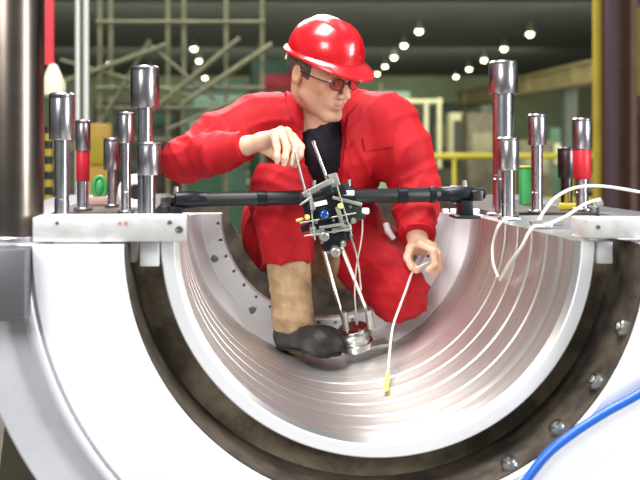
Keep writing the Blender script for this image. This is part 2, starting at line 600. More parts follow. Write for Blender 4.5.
# ------------------------------------------------------------------ studs on the joint
def stud(px, d, top, cap_w, cap_h, shaft_w, label, sleeve=None, lower=None, dark=False, z0=None, group=None):
    sc = F / d
    p = P(px, 0, d)
    zt = CAM.z - (top - PY) / sc
    zb = H + 0.001 if z0 is None else z0
    rc, rs, hc = cap_w / 2 / sc, shaft_w / 2 / sc, cap_h / sc
    t = thing('stud', (p.x, p.y, zb), label, 'stud', group)
    base = (p.x, p.y, zb)
    L = zt - hc - zb
    MB().rev([(rs, 0), (rs, L * 0.3), (rs * 0.94, L * 0.305), (rs * 0.94, L * 0.33), (rs, L * 0.335), (rs, L + 0.004)], base, seg=32).build('shaft', M_STUDDARK if dark else M_STUD, t)
    b = rc * 0.14
    MB().rev([(rs * 1.02, 0), (rc * 0.96, 0), (rc, b * 0.5), (rc, hc * 0.86), (rc * 0.985, hc * 0.87), (rc * 0.985, hc * 0.89), (rc, hc * 0.9), (rc, hc - b), (rc - b, hc), (rc * 0.35, hc), (rc * 0.3, hc - b * 1.2)],
             (p.x, p.y, zt - hc), seg=36).build('cap_nut', M_STUDDARK if dark else M_CAP, t)
    MB().rev([(rs * 1.5, 0), (rs * 1.6, 0.002), (rs * 1.6, 0.008), (rs * 1.5, 0.01), (rs * 1.03, 0.01)], base, seg=32).build('washer', M_STUD, t)
    if sleeve:
        a, bb = [CAM.z - (v - PY) / sc for v in sleeve]
        rr = rc * 0.9
        MB().rev([(rs * 1.02, 0), (rr * 0.95, 0), (rr, 0.002), (rr, a - bb - 0.003), (rr * 0.95, a - bb - 0.001), (rs * 1.02, a - bb - 0.001)], (p.x, p.y, bb), seg=28).build('red_sleeve', M_REDSLEEVE, t)['label'] = 'red sleeve'
    return t


stud(62, 2.42, 93, 26, 47, 15, 'thick steel stud with wide cap nut standing next to the dark column')
stud(83, 3.02, 120, 15, 31, 12, 'slim steel stud with red sleeve next to the green handwheel', sleeve=(151, 181))
stud(112, 3.2, 138, 17, 32, 9, 'short steel stud with plain cap nut behind the white ring and plate')
stud(126, 2.88, 112, 17, 31, 10, 'medium steel stud with small cap nut in front of the white ring')
stud(145, 2.76, 66, 29, 42, 15, "tallest steel stud with large cap nut next to the worker's bent elbow")
stud(149, 2.60, 142, 24, 33, 13, "short steel stud with large nut where the crossbar passes the worker's bent elbow")
stud(503, 2.78, 61, 28, 33, 20, 'tallest steel stud with large cap nut in front of the yellow railing', dark=False)
stud(508, 2.61, 137, 21, 33, 13, 'short steel stud with cap nut in front of the tallest stud by the railing')
stud(537, 2.90, 114, 18, 31, 11, 'medium steel stud with small cap nut beside the green post')
stud(566.5, 3.25, 147, 17, 31, 11, 'dark grey short stud with dull cap nut beside a red-sleeved stud', dark=True)
stud(582, 3.0, 118, 19, 31, 12, 'slim steel stud with red sleeve above the white cables', sleeve=(149, 179))

# big dark guide column standing on the near block
p = P(13, 0, 2.03)
col = thing('guide_column', (p.x, p.y, H + 0.0005), 'thick dark polished steel column rising from the casing edge', 'column')
MB().rev([(0.069, 0.012), (0.069, 0.8), (0.0685, 0.802), (0.0685, 0.81), (0.069, 0.812), (0.069, 1.35)], p.xy.to_3d() + Vector((0, 0, H)), seg=64).build('shaft', M_COLUMN, col)
MB().rev([(0.080, 0.0006), (0.082, 0.003), (0.082, 0.010), (0.080, 0.0125), (0.071, 0.0125)], p.xy.to_3d() + Vector((0, 0, H)), seg=64).build('base_collar', M_STUD, col)

# small things standing on the joint behind the plate
p = P(100, 188, 3.35)
t = thing('handwheel', (p.x, p.y, H), 'green valve handwheel on a pink base on the casing joint', 'handwheel')
MB().box((p.x, p.y, H + 0.016), (0.085, 0.06, 0.03), bev=0.003).build('base', M_PINK, t)
MB().cyl((p.x, p.y, H + 0.03), (p.x, p.y, p.z), 0.01, seg=14).build('stem', M_STUD, t)
wh = MB()
wh.tube([p + Vector((0.022 * math.cos(a), -0.01, 0.042 * math.sin(a))) for a in (2 * math.pi * i / 24 for i in range(25))], 0.008, 10)
wh.sphere(p + Vector((0, -0.012, 0)), 0.016, (1, 0.8, 2.0))
for i in range(4):
    a = math.pi / 4 + i * math.pi / 2
    wh.cyl(p + Vector((0, -0.01, 0)), p + Vector((0.022 * math.cos(a), -0.01, 0.042 * math.sin(a))), 0.006, seg=8)
wh.build('wheel', M_GREEN, t)

p = P(136, 192, 3.12)
t = thing('ring_gauge', (p.x, p.y, H), 'white ring gauge with a dark bore on a small foot between studs', 'gauge')
MB().box((p.x, p.y, H + 0.006), (0.05, 0.04, 0.011), bev=0.002).build('foot', M_BAR, t)
rg = MB()
R1, R2 = 0.063, 0.026
rg.rev([(R2, 0), (R1 - 0.004, 0), (R1, 0.004), (R1, 0.02), (R1 - 0.004, 0.024), (R2 + 0.003, 0.024), (R2, 0.02)], p + Vector((0, 0.012, -0.0)), (0, -1, 0), seg=40)
rg.build('ring', M_WHITE, t)
MB().rev([(R2 - 0.0005, 0), (R2 - 0.0005, 0.021), (R2 - 0.004, 0.021)], p + Vector((0, 0.012, 0)), (0, -1, 0), seg=32).build('bore', M_HOLE, t)

# green post and yellow clamp behind the far studs
p = P(525, 0, 3.35)
t = thing('green_post', (p.x, p.y, H), 'short green painted post beside the tall stud by the railing', 'post')
MB().box((p.x, p.y, H + 0.07), (0.036, 0.036, 0.138), bev=0.004).build('post_body', M_GREEN, t)
MB().box((p.x, p.y, H + 0.142), (0.042, 0.042, 0.006), bev=0.001).build('top_plate', M_YELLOW, t)
p = P(567, 0, 3.05)
t = thing('clamp', (p.x, p.y, H), 'small yellow clamp on the joint in front of the dark stud', 'clamp')
MB().box((p.x, p.y, H + 0.012), (0.05, 0.03, 0.022), bev=0.003).build('clamp_base', M_YELLOW, t)
MB().cyl((p.x, p.y, H + 0.022), (p.x, p.y, H + 0.06), 0.009, 0.007, seg=14).build('clamp_screw', M_MUSTARD, t)
# row of white cube markers lying on the joint at the end of the crossbar
for i, (px, lab) in enumerate(((445, 'white cube marker on the joint next to the flange ring edge'), (454, 'white cube marker in the middle of a row on the joint'), (462, 'white cube marker on the joint against its middle neighbour'), (476, 'white cube marker on the joint nearest the tall studs'))):
    q = P(px, 212, 2.86)
    o = MB().box((q.x, q.y, H + 0.0085), (0.02, 0.02, 0.016), bev=0.002).build('marker_block', M_WHITE, origin=(q.x, q.y, H))
    tag(o, lab, 'block', 'white markers on the joint')

# cables on the far side
cab = MB()
cab.tube([P(690, 203, 2.3), P(640, 192, 2.35), P(600, 186, 2.4), P(574, 188, 2.42), P(555, 198, 2.42), P(543, 213, 2.4), P(538, 222, 2.36)], 0.0042, 8, 8)
tag(cab.build('cable', M_CABLE, origin=P(538, 222, 2.36)), 'white cable arching up over the joint plate and away past the brown steel column', 'cable')
cab = MB()
cab.tube([P(600, 199, 2.40), P(585, 204, 2.38), P(566, 216, 2.34), P(545, 225, 2.28), P(532, 228, 2.25), P(521, 248, 2.24), P(509, 264, 2.30), P(500, 280, 2.38)], 0.004, 8, 8)
tag(cab.build('cable', M_CABLE, origin=P(500, 280, 2.42)), 'white cable running diagonally from the joint down into the grooved bore', 'cable')
cab = MB()
cab.tube([P(520, 219, 2.5), P(508, 219, 2.49), P(499, 225, 2.45), P(493, 244, 2.47), P(493, 262, 2.45), P(498, 277, 2.43)], 0.0036, 8, 8)
tag(cab.build('cable', M_CABLE, origin=P(520, 219, 2.5)), 'thin grey white cable looping tightly over the bore edge by the tall studs', 'cable')
p = P(541, 222, 2.33)
t = thing('cable_connector', (p.x, p.y, H), 'small silver cable connector block lying on the joint between white cables', 'connector')
MB().box((p.x, p.y, H + 0.011), (0.055, 0.024, 0.02), bev=0.003).build('connector_body', M_SATIN, t)
MB().cyl((p.x + 0.028, p.y, H + 0.012), (p.x + 0.055, p.y, H + 0.012), 0.007, seg=14).build('plug', M_SILVER, t)
p = P(598, 203, 2.40)
t = thing('cable_gland', (p.x, p.y, H), 'dark cable gland stand holding up the diagonal white cable', 'stand')
MB().cyl((p.x, p.y, H + 0.001), (p.x, p.y, p.z), 0.005, seg=10).build('stem', M_STUDDARK, t)
MB().rev([(0.008, -0.01), (0.012, -0.006), (0.012, 0.008), (0.008, 0.012)], p, (1, -0.2, 0.3), seg=14).build('gland', M_SATIN, t)

# blue hose in front of the plate
hs = MB()
dd = 1.885
hs.tube([P(500, 520, dd), P(540, 462, dd), P(572, 434, dd), P(606, 412, dd), P(640, 393, dd), P(690, 358, dd), Vector((0.70, -0.155, H - 0.17)), Vector((0.745, -0.185, H - 0.11)), Vector((0.80, -0.19, H - 0.05)), Vector((0.835, -0.165, H + 0.008)),
         Vector((0.85, -0.10, H + 0.016)), Vector((0.92, -0.06, H + 0.014)), Vector((1.02, -0.02, H + 0.013)), Vector((1.07, 0.0, H - 0.02)), Vector((1.08, 0.01, H - 0.3)), Vector((1.09, 0.0, 0.3)), Vector((1.15, -0.1, 0.012)), Vector((1.4, -0.3, 0.011))], 0.0095, 12, 8)
tag(hs.build('hose', M_HOSE, origin=P(572, 434, dd)), 'bright blue hose slung across the pale front plate under the recess bolts', 'hose')

# ------------------------------------------------------------------ crossbar and measuring head
DB = 2.667
cb = thing('crossbar', P(322, 197, DB).xy.to_3d() + Vector((0, 0, H)), 'black support tube laid across the bore in front of the crouching worker', 'crossbar')
A, B = P(205, 199.5, DB), P(441, 194.5, DB)
ax = (B - A).normalized()
MB().rev([(0.0195, 0), (0.0215, 0.003), (0.0215, (B - A).length - 0.003), (0.0195, (B - A).length)], A, ax, seg=36).build('tube', M_BLACK, cb)
for q, wd in ((262, 0.03), (402, 0.03), (432, 0.02)):
    c = A.lerp(B, (q - 205) / 236)
    MB().rev([(0.0215, -wd / 2), (0.024, -wd / 2 + 0.002), (0.024, wd / 2 - 0.002), (0.0215, wd / 2)], c, ax, seg=36).build('collar', M_BLACKM, cb)
# end pieces
E0, E1 = A - ax * 0.130, A + ax * 0.005
MB().rev([(0.012, 0), (0.017, 0.004), (0.017, 0.04), (0.026, 0.045), (0.026, 0.10), (0.0225, 0.105), (0.0225, 0.133)], E0, ax, seg=28).build('end_clamp', M_BLACKM, cb)
E2 = B + ax * 0.13
MB().rev([(0.012, 0), (0.017, 0.004), (0.017, 0.03), (0.023, 0.04), (0.026, 0.10), (0.0225, 0.105), (0.0225, 0.133)], E2, -ax, seg=28).build('end_clamp', M_BLACKM, cb)
for c, s in ((A - ax * 0.085, 1), (B + ax * 0.07, -1)):
    hh = c.z - 0.02 - H
    MB().box((c.x, c.y, H + 0.0015 + hh / 2), (0.036, 0.06, hh), bev=0.003).build('foot_block', M_BLACKM, cb)
    MB().box((c.x, c.y, H + 0.006), (0.07, 0.09, 0.009), bev=0.002).build('foot_plate', M_DGREEN, cb)
    MB().cyl((c.x, c.y, c.z + 0.02), (c.x, c.y, c.z + 0.04), 0.009, 0.007, seg=16).build('clamp_screw', M_SATIN, cb)
    MB().box((c.x - s * 0.03, c.y - 0.028, c.z - 0.004), (0.03, 0.012, 0.03), bev=0.002).build('side_lug', M_STUDDARK, cb)

DI = 2.59
rt = P(330, 215, DI)
ins = thing('measuring_head', (rt.x, rt.y, rt.z), 'black and silver optical measuring head with rods clamped on the crossbar', 'instrument')
tilt = Matrix.Rotation(math.radians(-17), 3, 'Y') if False else Matrix.Rotation(math.radians(17), 3, 'Y')
tl2 = Matrix.Rotation(math.radians(-30), 3, 'Y')


def ib(name, px, py, wpx, hpx, dep, m, rot=None, dd=0.0, bev=0.002):
    s = DI / F
    c = P(px, py, DI + dd)
    return MB().box(c, (wpx * s, dep, hpx * s), rot if rot is not None else ROT, bev=bev).build(name, m, ins)


ROT = Matrix.Rotation(math.radians(-17), 3, 'Y')
# rotation sign: the rods run from upper left to lower right in the picture
ib('main_block', 325, 213, 32, 34, 0.05, M_BLACKM, dd=0.0)
ib('carriage_block', 331, 196, 40, 16, 0.045, M_DGREEN, dd=0.035)
ib('side_block', 349, 212, 26, 20, 0.045, M_DGREEN, dd=-0.005)
ib('lower_block', 333, 240, 26, 16, 0.04, M_BLACKM, dd=0.0)
ib('left_arm', 308, 209, 9, 30, 0.03, M_BLACKM, dd=-0.005)
ib('top_rail', 318, 187.5, 34, 5.5, 0.016, M_SATIN, rot=Matrix.Rotation(math.radians(-27), 3, 'Y'), dd=-0.025)
ib('rail_block', 334, 180, 9, 13, 0.02, M_SATIN, dd=-0.022)
ib('right_rail', 347, 201, 30, 3.5, 0.012, M_SATIN, rot=Matrix.Rotation(math.radians(14), 3, 'Y'), dd=-0.03)
ib('name_plate', 320, 203.5, 14, 4.5, 0.003, M_WHITE, dd=-0.029, rot=Matrix.Rotation(math.radians(-13), 3, 'Y'), bev=0)
ib('end_bracket', 341, 228, 20, 5, 0.03, M_SATIN, dd=-0.015)
ib('end_bracket', 317, 232, 14, 5, 0.03, M_SATIN, dd=-0.015)
ib('mount_plate', 348, 193, 12, 5, 0.02, M_WHITE, dd=-0.01, rot=Matrix.Rotation(0, 3, 'Y'))


def knob(name, px, py, rpx, m, dd=-0.035, L=0.014, ax_=(0, -1, 0)):
    s = DI / F
    c = P(px, py, DI + dd)
    r = rpx * s
    return MB().rev([(r * 0.8, 0), (r, 0.002), (r, L - 0.003), (r * 0.75, L)], c, ax_, seg=20).build(name, m, ins)


MB().rev([(0.018, 0), (0.019, 0.002), (0.019, 0.014), (0.018, 0.016), (0.0155, 0.016), (0.0155, 0.012)], P(324, 214, DI - 0.025), (0, -1, 0), seg=28).build('lens_ring', M_BLACKM, ins)
MB().rev([(0.015, 0.0), (0.015, 0.012), (0.011, 0.0155), (0.006, 0.0175)], P(324, 214, DI - 0.025), (0, -1, 0), seg=28).build('lens', M_BLUE, ins)['label'] = 'blue lens'
knob('adjusting_knob', 340, 206, 2.8, M_YKNOB)
knob('adjusting_knob', 307, 217, 2.8, M_YKNOB, dd=-0.022)
knob('adjusting_knob', 362, 211, 3.2, M_WHITE, dd=-0.02, L=0.02, ax_=(1, -0.4, 0))
MB().rev([(0.004, 0), (0.005, 0.002), (0.005, 0.016), (0.003, 0.021)], P(303, 219, DI - 0.01), (-1, -0.2, -0.25), seg=16).build('pointer_tip', M_YKNOB, ins)
for px, py, r, L in ((335, 249, 5, 0.03), (324, 234, 5, 0.025), (346, 226, 4, 0.02), (353, 219, 3, 0.02), (313, 228, 3.5, 0.018), (343, 242, 3, 0.02)):
    knob('set_screw', px, py, r, M_SATIN, dd=-0.015, L=L, ax_=(-0.1, -1, -0.3))
# small brackets, guide pins and adjusters over the faces of the head
for px, py, wp, hp, dd_, rz, m_ in ((311, 201, 4, 18, -0.03, -17, M_SATIN), (340, 217, 4, 20, -0.032, -17, M_SATIN), (358, 204, 6, 9, -0.02, 10, M_BLACKM), (330, 226, 22, 3, -0.034, -10, M_SATIN),
                                    (305, 228, 9, 7, -0.012, -17, M_BLACKM), (349, 234, 8, 10, -0.012, -17, M_BLACKM), (327, 191, 9, 8, -0.03, -17, M_BLACKM), (303, 200, 5, 12, -0.01, -10, M_DGREEN), (342, 190, 7, 10, -0.03, -17, M_BLACKM)):
    ib('bracket', px, py, wp, hp, 0.014, m_, rot=Matrix.Rotation(math.radians(rz), 3, 'Y'), dd=dd_, bev=0.001)
for (x0, y0, x1, y1), r_ in (((300, 223, 356, 213), 0.0022), ((304, 236, 352, 229), 0.0022), ((309, 190, 315, 240), 0.0024), ((337, 186, 352, 236), 0.0024), ((300, 205, 310, 198), 0.003)):
    MB().cyl(P(x0, y0, DI - 0.036), P(x1, y1, DI - 0.036), r_, seg=10).build('guide_pin', M_SATIN, ins)
for px, py in ((316, 222), (333, 220), (350, 207), (345, 221), (312, 211), (322, 242), (341, 250), (328, 252)):
    knob('small_screw', px, py, 1.8, M_SILVER, dd=-0.028, L=0.012)
# clamps round the tube
for px in (314, 349):
    c = A.lerp(B, (px - 205) / 236)
    MB().rev([(0.0225, -0.014), (0.032, -0.012), (0.032, 0.012), (0.0225, 0.014)], c, ax, seg=28).build('tube_clamp', M_BLACKM, ins)
    MB().cyl(c + Vector((0, 0, 0.03)), c + Vector((0, 0, 0.05)), 0.006, seg=12).build('clamp_bolt', M_SATIN, ins)
# rods
MB().cyl(P(313, 141, DI - 0.02), P(332, 192, DI - 0.02), 0.0048, seg=14).build('rod', M_SILVER, ins)
MB().cyl(P(295, 152, DI - 0.0), P(309, 205, DI - 0.02), 0.0038, seg=14).build('rod', M_SATIN, ins)
MB().cyl(P(319, 232, DI), P(346, 330, 2.725), 0.0062, seg=14).build('leg', M_SILVER, ins)
MB().cyl(P(334, 228, DI), P(372, 324, 2.725), 0.0068, seg=14).build('leg', M_SILVER, ins)
MB().tube([P(362, 212, DI - 0.01), P(362, 235, DI), P(356, 270, DI + 0.02), P(355, 300, DI + 0.08), P(358, 322, 2.72)], 0.0022, 8, 6).build('signal_wire', M_CABLE, ins)
MB().tube([P(345, 224, DI), P(352, 240, DI - 0.02), P(358, 262, DI), P(361, 290, DI + 0.05)], 0.003, 8, 6).build('brace_rod', M_SATIN, ins)
# magnetic foot standing in the bore
c = P(357, 347, 2.745)
up = (P(350, 318, 2.725) - P(357, 347, 2.745)).normalized()
MB().rev([(0.050, 0.0), (0.053, 0.003), (0.053, 0.020), (0.050, 0.023), (0.046, 0.024), (0.046, 0.034), (0.052, 0.036), (0.054, 0.039), (0.054, 0.056), (0.051, 0.059), (0.044, 0.059), (0.044, 0.066), (0.03, 0.068)], c, up, seg=40).build('magnet_foot', M_SILVER, ins)
fr = Vector((1, 0, 0))
MB().box(c + Vector((0.028, -0.0, 0.004)), (0.13, 0.075, 0.012), Matrix.Rotation(math.radians(-9), 3, 'Y'), bev=0.003).build('foot_plate', M_SATIN, ins)
MB().cyl(P(346, 330, 2.70), P(344, 312, 2.69), 0.011, 0.009, seg=16).build('leg_socket', M_SATIN, ins)
MB().cyl(P(371, 328, 2.70), P(368, 310, 2.69), 0.012, 0.010, seg=16).build('leg_socket', M_SATIN, ins)
MB().cyl(P(357, 325, 2.70), P(355, 309, 2.70), 0.004, seg=10).build('lock_pin', M_SATIN, ins)

# white cable held by the worker, its sleeve resting in the bore
cab = MB()
path = [P(430, 262, 2.68), P(421, 266, 2.665), P(413, 271, 2.66), P(406, 290, 2.64), P(400, 306, 2.62), P(393, 326, 2.58), P(390, 348, 2.50), P(388, 372, 2.42), P(387, 384, 2.37)]
cab.tube(path, 0.0036, 8, 8)
cable = tag(cab.build('held_cable', M_CABLE, origin=path[-1]), "white cable hanging from the worker's hand down into the bore", 'cable')
ORIG[cable] = path[-1]
MB().cyl(P(387.5, 374, 2.415), P(386.5, 389, 2.33), 0.006, 0.007, seg=14).build('yellow_sleeve', M_CABLEY, cable)['label'] = 'yellow green sleeve end'

# ------------------------------------------------------------------ the worker: smooth-blended distance fields turned into meshes
def V3(v):
    return np.array((v[0], v[1], v[2]), dtype=np.float32)


class Field:
    def __init__(s, lo, hi, h):
        s.lo, s.h = np.array(lo, dtype=np.float32), h
        s.n = np.ceil((np.array(hi) - np.array(lo)) / h).astype(int) + 1
        s.f = np.full(s.n, 0.2, dtype=np.float32)

    def sub(s, lo, hi):
        i0 = np.clip(np.floor((lo - s.lo) / s.h).astype(int), 0, s.n)
        i1 = np.clip(np.ceil((hi - s.lo) / s.h).astype(int) + 1, 0, s.n)
        if np.any(i1 <= i0):
            return None
        sl = tuple(slice(a, b) for a, b in zip(i0, i1))
        g = [s.lo[k] + s.h * np.arange(i0[k], i1[k], dtype=np.float32) for k in range(3)]
        return sl, g[0][:, None, None], g[1][None, :, None], g[2][None, None, :]

    def put(s, sl, d, k, op):
        f = s.f[sl]
        if op == 'add':
            if k:
                hh = np.maximum(k - np.abs(f - d), 0) / k
                s.f[sl] = np.minimum(f, d) - hh * hh * k * 0.25
            else:
                s.f[sl] = np.minimum(f, d)
        else:
            d = -d
            if k:
                hh = np.maximum(k - np.abs(f - d), 0) / k
                s.f[sl] = np.maximum(f, d) + hh * hh * k * 0.25
            else:
                s.f[sl] = np.maximum(f, d)

    def cap(s, a, b, ra, rb, k=0.02, op='add', flat=None, cut_b=False, cut_a=False):
        """tapered capsule a-b; flat=(dir, factor) squashes it along dir; cut_* ends it square"""
        a, b = V3(a), V3(b)
        m = max(ra, rb) * (1.0 if not flat else max(1.0, 1 / flat[1])) + k + 4 * s.h
        r = s.sub(np.minimum(a, b) - m, np.maximum(a, b) + m)
        if r is None:
            return
        sl, X, Y, Z = r
        ab = b - a
        L2 = float(ab @ ab) + 1e-12
        px, py, pz = X - a[0], Y - a[1], Z - a[2]
        t = (px * ab[0] + py * ab[1] + pz * ab[2]) / L2
        tt = np.clip(t, 0, 1)
        dx, dy, dz = px - tt * ab[0], py - tt * ab[1], pz - tt * ab[2]
        if flat:
            n = V3(Vector(flat[0]).normalized())
            q = (dx * n[0] + dy * n[1] + dz * n[2]) * (1 / flat[1] - 1)
            dx, dy, dz = dx + q * n[0], dy + q * n[1], dz + q * n[2]
        d = np.sqrt(dx * dx + dy * dy + dz * dz) - (ra + (rb - ra) * tt)
        L = math.sqrt(L2)
        if cut_b:
            d = np.maximum(d, (t - 1) * L)
        if cut_a:
            d = np.maximum(d, -t * L)
        s.put(sl, d.astype(np.float32), k, op)

    def chain(s, pts, k=0.02, **kw):
        for (a, ra), (b, rb) in zip(pts, pts[1:]):
            s.cap(a, b, ra, rb, k, **kw)

    def ell(s, c, rad, axes=None, k=0.02, op='add'):
        c = V3(c)
        ax = np.eye(3, dtype=np.float32) if axes is None else np.array([V3(v) for v in axes])
        m = max(rad) + k + 4 * s.h
        r = s.sub(c - m, c + m)
        if r is None:
            return
        sl, X, Y, Z = r
        px, py, pz = X - c[0], Y - c[1], Z - c[2]
        k0 = k1 = 0
        for i in range(3):
            q = px * ax[i][0] + py * ax[i][1] + pz * ax[i][2]
            k0 = k0 + (q / rad[i]) ** 2
            k1 = k1 + (q / rad[i] ** 2) ** 2
        k0, k1 = np.sqrt(k0), np.sqrt(k1) + 1e-6
        s.put(sl, (k0 * (k0 - 1) / k1).astype(np.float32), k, op)

    def coords(s, mask):
        i = np.argwhere(mask)
        return i, s.lo + s.h * i

    def wrinkle(s, amp, waves, band=0.03):
        m = np.abs(s.f) < band
        i, p = s.coords(m)
        acc = np.zeros(len(p), dtype=np.float32)
        for wv, ph, a in waves:
            q = np.sin(p @ np.array(wv, dtype=np.float32) + ph + 1.3 * np.sin(p[:, 0] * 13 - p[:, 1] * 9 + p[:, 2] * 11 + ph))
            acc += a * ((1 - np.abs(q)) ** 2 - 0.3)
        s.f[m] -= amp * acc

    def mesh(s, name, largest=True):
        f = s.f
        S = f < 0
        n = np.array(f.shape)
        c = [S[i:n[0] - 1 + i, j:n[1] - 1 + j, k:n[2] - 1 + k] for i in (0, 1) for j in (0, 1) for k in (0, 1)]
        cnt = np.zeros(n - 1, dtype=np.uint8)
        for q in c:
            cnt += q
        cells = np.argwhere((cnt > 0) & (cnt < 8))
        idx = np.full(n - 1, -1, dtype=np.int32)
        idx[tuple(cells.T)] = np.arange(len(cells))
        pos = np.zeros((len(cells), 3))
        num = np.zeros(len(cells))
        corners = [np.array(q) for q in ((0, 0, 0), (0, 0, 1), (0, 1, 0), (0, 1, 1), (1, 0, 0), (1, 0, 1), (1, 1, 0), (1, 1, 1))]
        for i in range(8):
            for j in range(i + 1, 8):
                if np.abs(corners[i] - corners[j]).sum() != 1:
                    continue
                fa, fb = f[tuple((cells + corners[i]).T)], f[tuple((cells + corners[j]).T)]
                m = (fa < 0) != (fb < 0)
                t = fa[m] / (fa[m] - fb[m])
                pos[m] += corners[i] + t[:, None] * (corners[j] - corners[i])
                num[m] += 1
        verts = s.lo + s.h * (cells + pos / num[:, None])
        faces = []
        for axis in range(3):
            o = [(1, 2), (2, 0), (0, 1)][axis]
            a = [slice(None)] * 3
            b = [slice(None)] * 3
            a[axis], b[axis] = slice(0, n[axis] - 1), slice(1, n[axis])
            ch = S[tuple(a)] != S[tuple(b)]
            e = np.argwhere(ch)
            e = e[(e[:, o[0]] > 0) & (e[:, o[1]] > 0) & (e[:, o[0]] < n[o[0]] - 1) & (e[:, o[1]] < n[o[1]] - 1)]
            inside = S[tuple(e.T)]
            q = []
            for du, dv in ((0, 0), (1, 0), (1, 1), (0, 1)):
                ee = e.copy()
                ee[:, o[0]] -= du
                ee[:, o[1]] -= dv
                q.append(idx[tuple(ee.T)])
            q = np.stack(q, 1)
            q[~inside] = q[~inside][:, ::-1]
            faces.append(q)
        faces = np.concatenate(faces)
        if largest:
            lab = np.arange(len(verts))
            eds = np.concatenate([faces[:, [0, 1]], faces[:, [1, 2]], faces[:, [2, 3]], faces[:, [3, 0]]])
            while True:
                new = lab.copy()
                np.minimum.at(new, eds[:, 0], lab[eds[:, 1]])
                np.minimum.at(new, eds[:, 1], lab[eds[:, 0]])
                new = new[new]
                new = new[new]
                if np.array_equal(new, lab):
                    break
                lab = new
            best = np.bincount(lab).argmax()
            keep = lab == best
            faces = faces[keep[faces[:, 0]]]
            ren = np.cumsum(keep) - 1
            verts, faces = verts[keep], ren[faces]
        # one light smoothing pass along the quads
        for it in range(2):
            acc = np.zeros_like(verts)
            deg = np.zeros(len(verts))
            for i in range(4):
                u, v = faces[:, i], faces[:, (i + 1) % 4]
                for k3 in range(3):
                    acc[:, k3] += np.bincount(u, verts[v, k3], len(verts)) + np.bincount(v, verts[u, k3], len(verts))
                deg += np.bincount(u, minlength=len(verts)) + np.bincount(v, minlength=len(verts))
            verts = verts * 0.5 + 0.5 * acc / deg[:, None]
        me = bpy.data.meshes.new(name)
        me.vertices.add(len(verts))
        me.vertices.foreach_set('co', verts.astype(np.float32).ravel())
        me.loops.add(faces.size)
        me.loops.foreach_set('vertex_index', faces.astype(np.int32).ravel())
        me.polygons.add(len(faces))
        me.polygons.foreach_set('loop_start', np.arange(0, faces.size, 4, dtype=np.int32))
        me.update(calc_edges=True)
        me.validate()
        return me


# joints
hipC = Vector((0.00, 1.24, H - 0.02))
hipL = Vector((-0.10, 1.20, H - 0.02))       # the worker's right hip (picture left)
hipR = Vector((0.10, 1.20, H - 0.03))
kneeL = P(282, 186, 2.84)
ankL = P(293, 318, 2.765)
kneeR = P(398, 294, 2.75)
ankR = Vector((0.01, 1.10, H - 0.15))
belly = Vector((0.02, 1.14, H + 0.10))
chest = Vector((0.035, 1.02, H + 0.22))
neckB = Vector((0.02, 0.955, H + 0.34))
shL = P(258, 121, 2.94)
shR = P(388, 121, 2.94)
elL = P(185, 160, 2.84)
wrL = P(246, 146, 2.685)
elR = P(415, 186, 2.90)
wrR = P(417, 236, 2.76)

# head frame
yaw, pit, roll = math.radians(39), math.radians(21), math.radians(5)
fwd = Vector((math.cos(pit) * math.sin(yaw), -math.cos(pit) * math.cos(yaw), -math.sin(pit)))
rgt = Vector((-math.cos(yaw), -math.sin(yaw), 0))
upv = rgt.cross(fwd) * -1
if upv.z < 0:
    upv = -upv
rgt = (Matrix.Rotation(roll, 3, fwd) @ rgt)
upv = (Matrix.Rotation(roll, 3, fwd) @ upv)
HC = P(320, 73, 2.76)
HS = 1.07


def hd(x, y, z):
    """head point: x towards the worker's left, y forward, z up"""
    return HC + (rgt * -x + fwd * y + upv * z) * HS


AX = (rgt, fwd, upv)
person = None
B_ = Field((-0.55, 0.52, H - 0.47), (0.45, 1.42, H + 0.62), 0.0034)
b = B_
b.ell(hd(0, -0.012, 0.032), [0.077 * HS, 0.099 * HS, 0.093 * HS], AX, 0.0)
b.ell(hd(0, 0.035, -0.045), [0.058 * HS, 0.066 * HS, 0.075 * HS], AX, 0.03)
for s_ in (-1, 1):
    b.cap(hd(s_ * 0.056, 0.008, -0.055), hd(s_ * 0.022, 0.074, -0.104), 0.017, 0.016, 0.02)
    b.ell(hd(s_ * 0.041, 0.068, -0.02), [0.022, 0.02, 0.018], AX, 0.02)
b.cap(hd(-0.016, 0.08, -0.104), hd(0.016, 0.08, -0.104), 0.016, 0.016, 0.015)
b.cap(hd(-0.036, 0.084, 0.022), hd(0.036, 0.084, 0.022), 0.013, 0.013, 0.02)
for s_ in (-1, 1):
    b.ell(hd(s_ * 0.031, 0.102, 0.000), [0.017, 0.016, 0.011], AX, 0.012, 'cut')
b.cap(hd(0, 0.094, 0.012), hd(0, 0.121, -0.03), 0.0075, 0.0115, 0.010)
for s_ in (-1, 1):
    b.ell(hd(s_ * 0.012, 0.108, -0.035), [0.0085, 0.01, 0.008], AX, 0.006)
b.ell(hd(0, 0.085, -0.068), [0.026, 0.02, 0.02], AX, 0.012)
for s_ in (-1, 1):
    b.cap(hd(0, 0.103, -0.0605), hd(s_ * 0.022, 0.092, -0.064), 0.0058, 0.003, 0.003)
    b.cap(hd(0, 0.101, -0.0735), hd(s_ * 0.019, 0.092, -0.0685), 0.0066, 0.003, 0.003)
b.cap(hd(-0.021, 0.1, -0.0665), hd(0.021, 0.1, -0.0665), 0.002, 0.002, 0.003, 'cut')
for s_ in (-1, 1):
    b.ell(hd(s_ * 0.079, -0.012, -0.004), [0.010, 0.019, 0.032], AX, 0.006)
    b.ell(hd(s_ * 0.088, -0.008, -0.002), [0.007, 0.010, 0.018], AX, 0.004, 'cut')
b.chain([(hd(0, -0.03, -0.06), 0.056), (neckB.lerp(hd(0, -0.03, -0.06), 0.35), 0.058), (neckB, 0.072)], 0.03)
b.cap(neckB, chest, 0.09, 0.12, 0.05)
b.cap(shL, shR, 0.06, 0.06, 0.05)
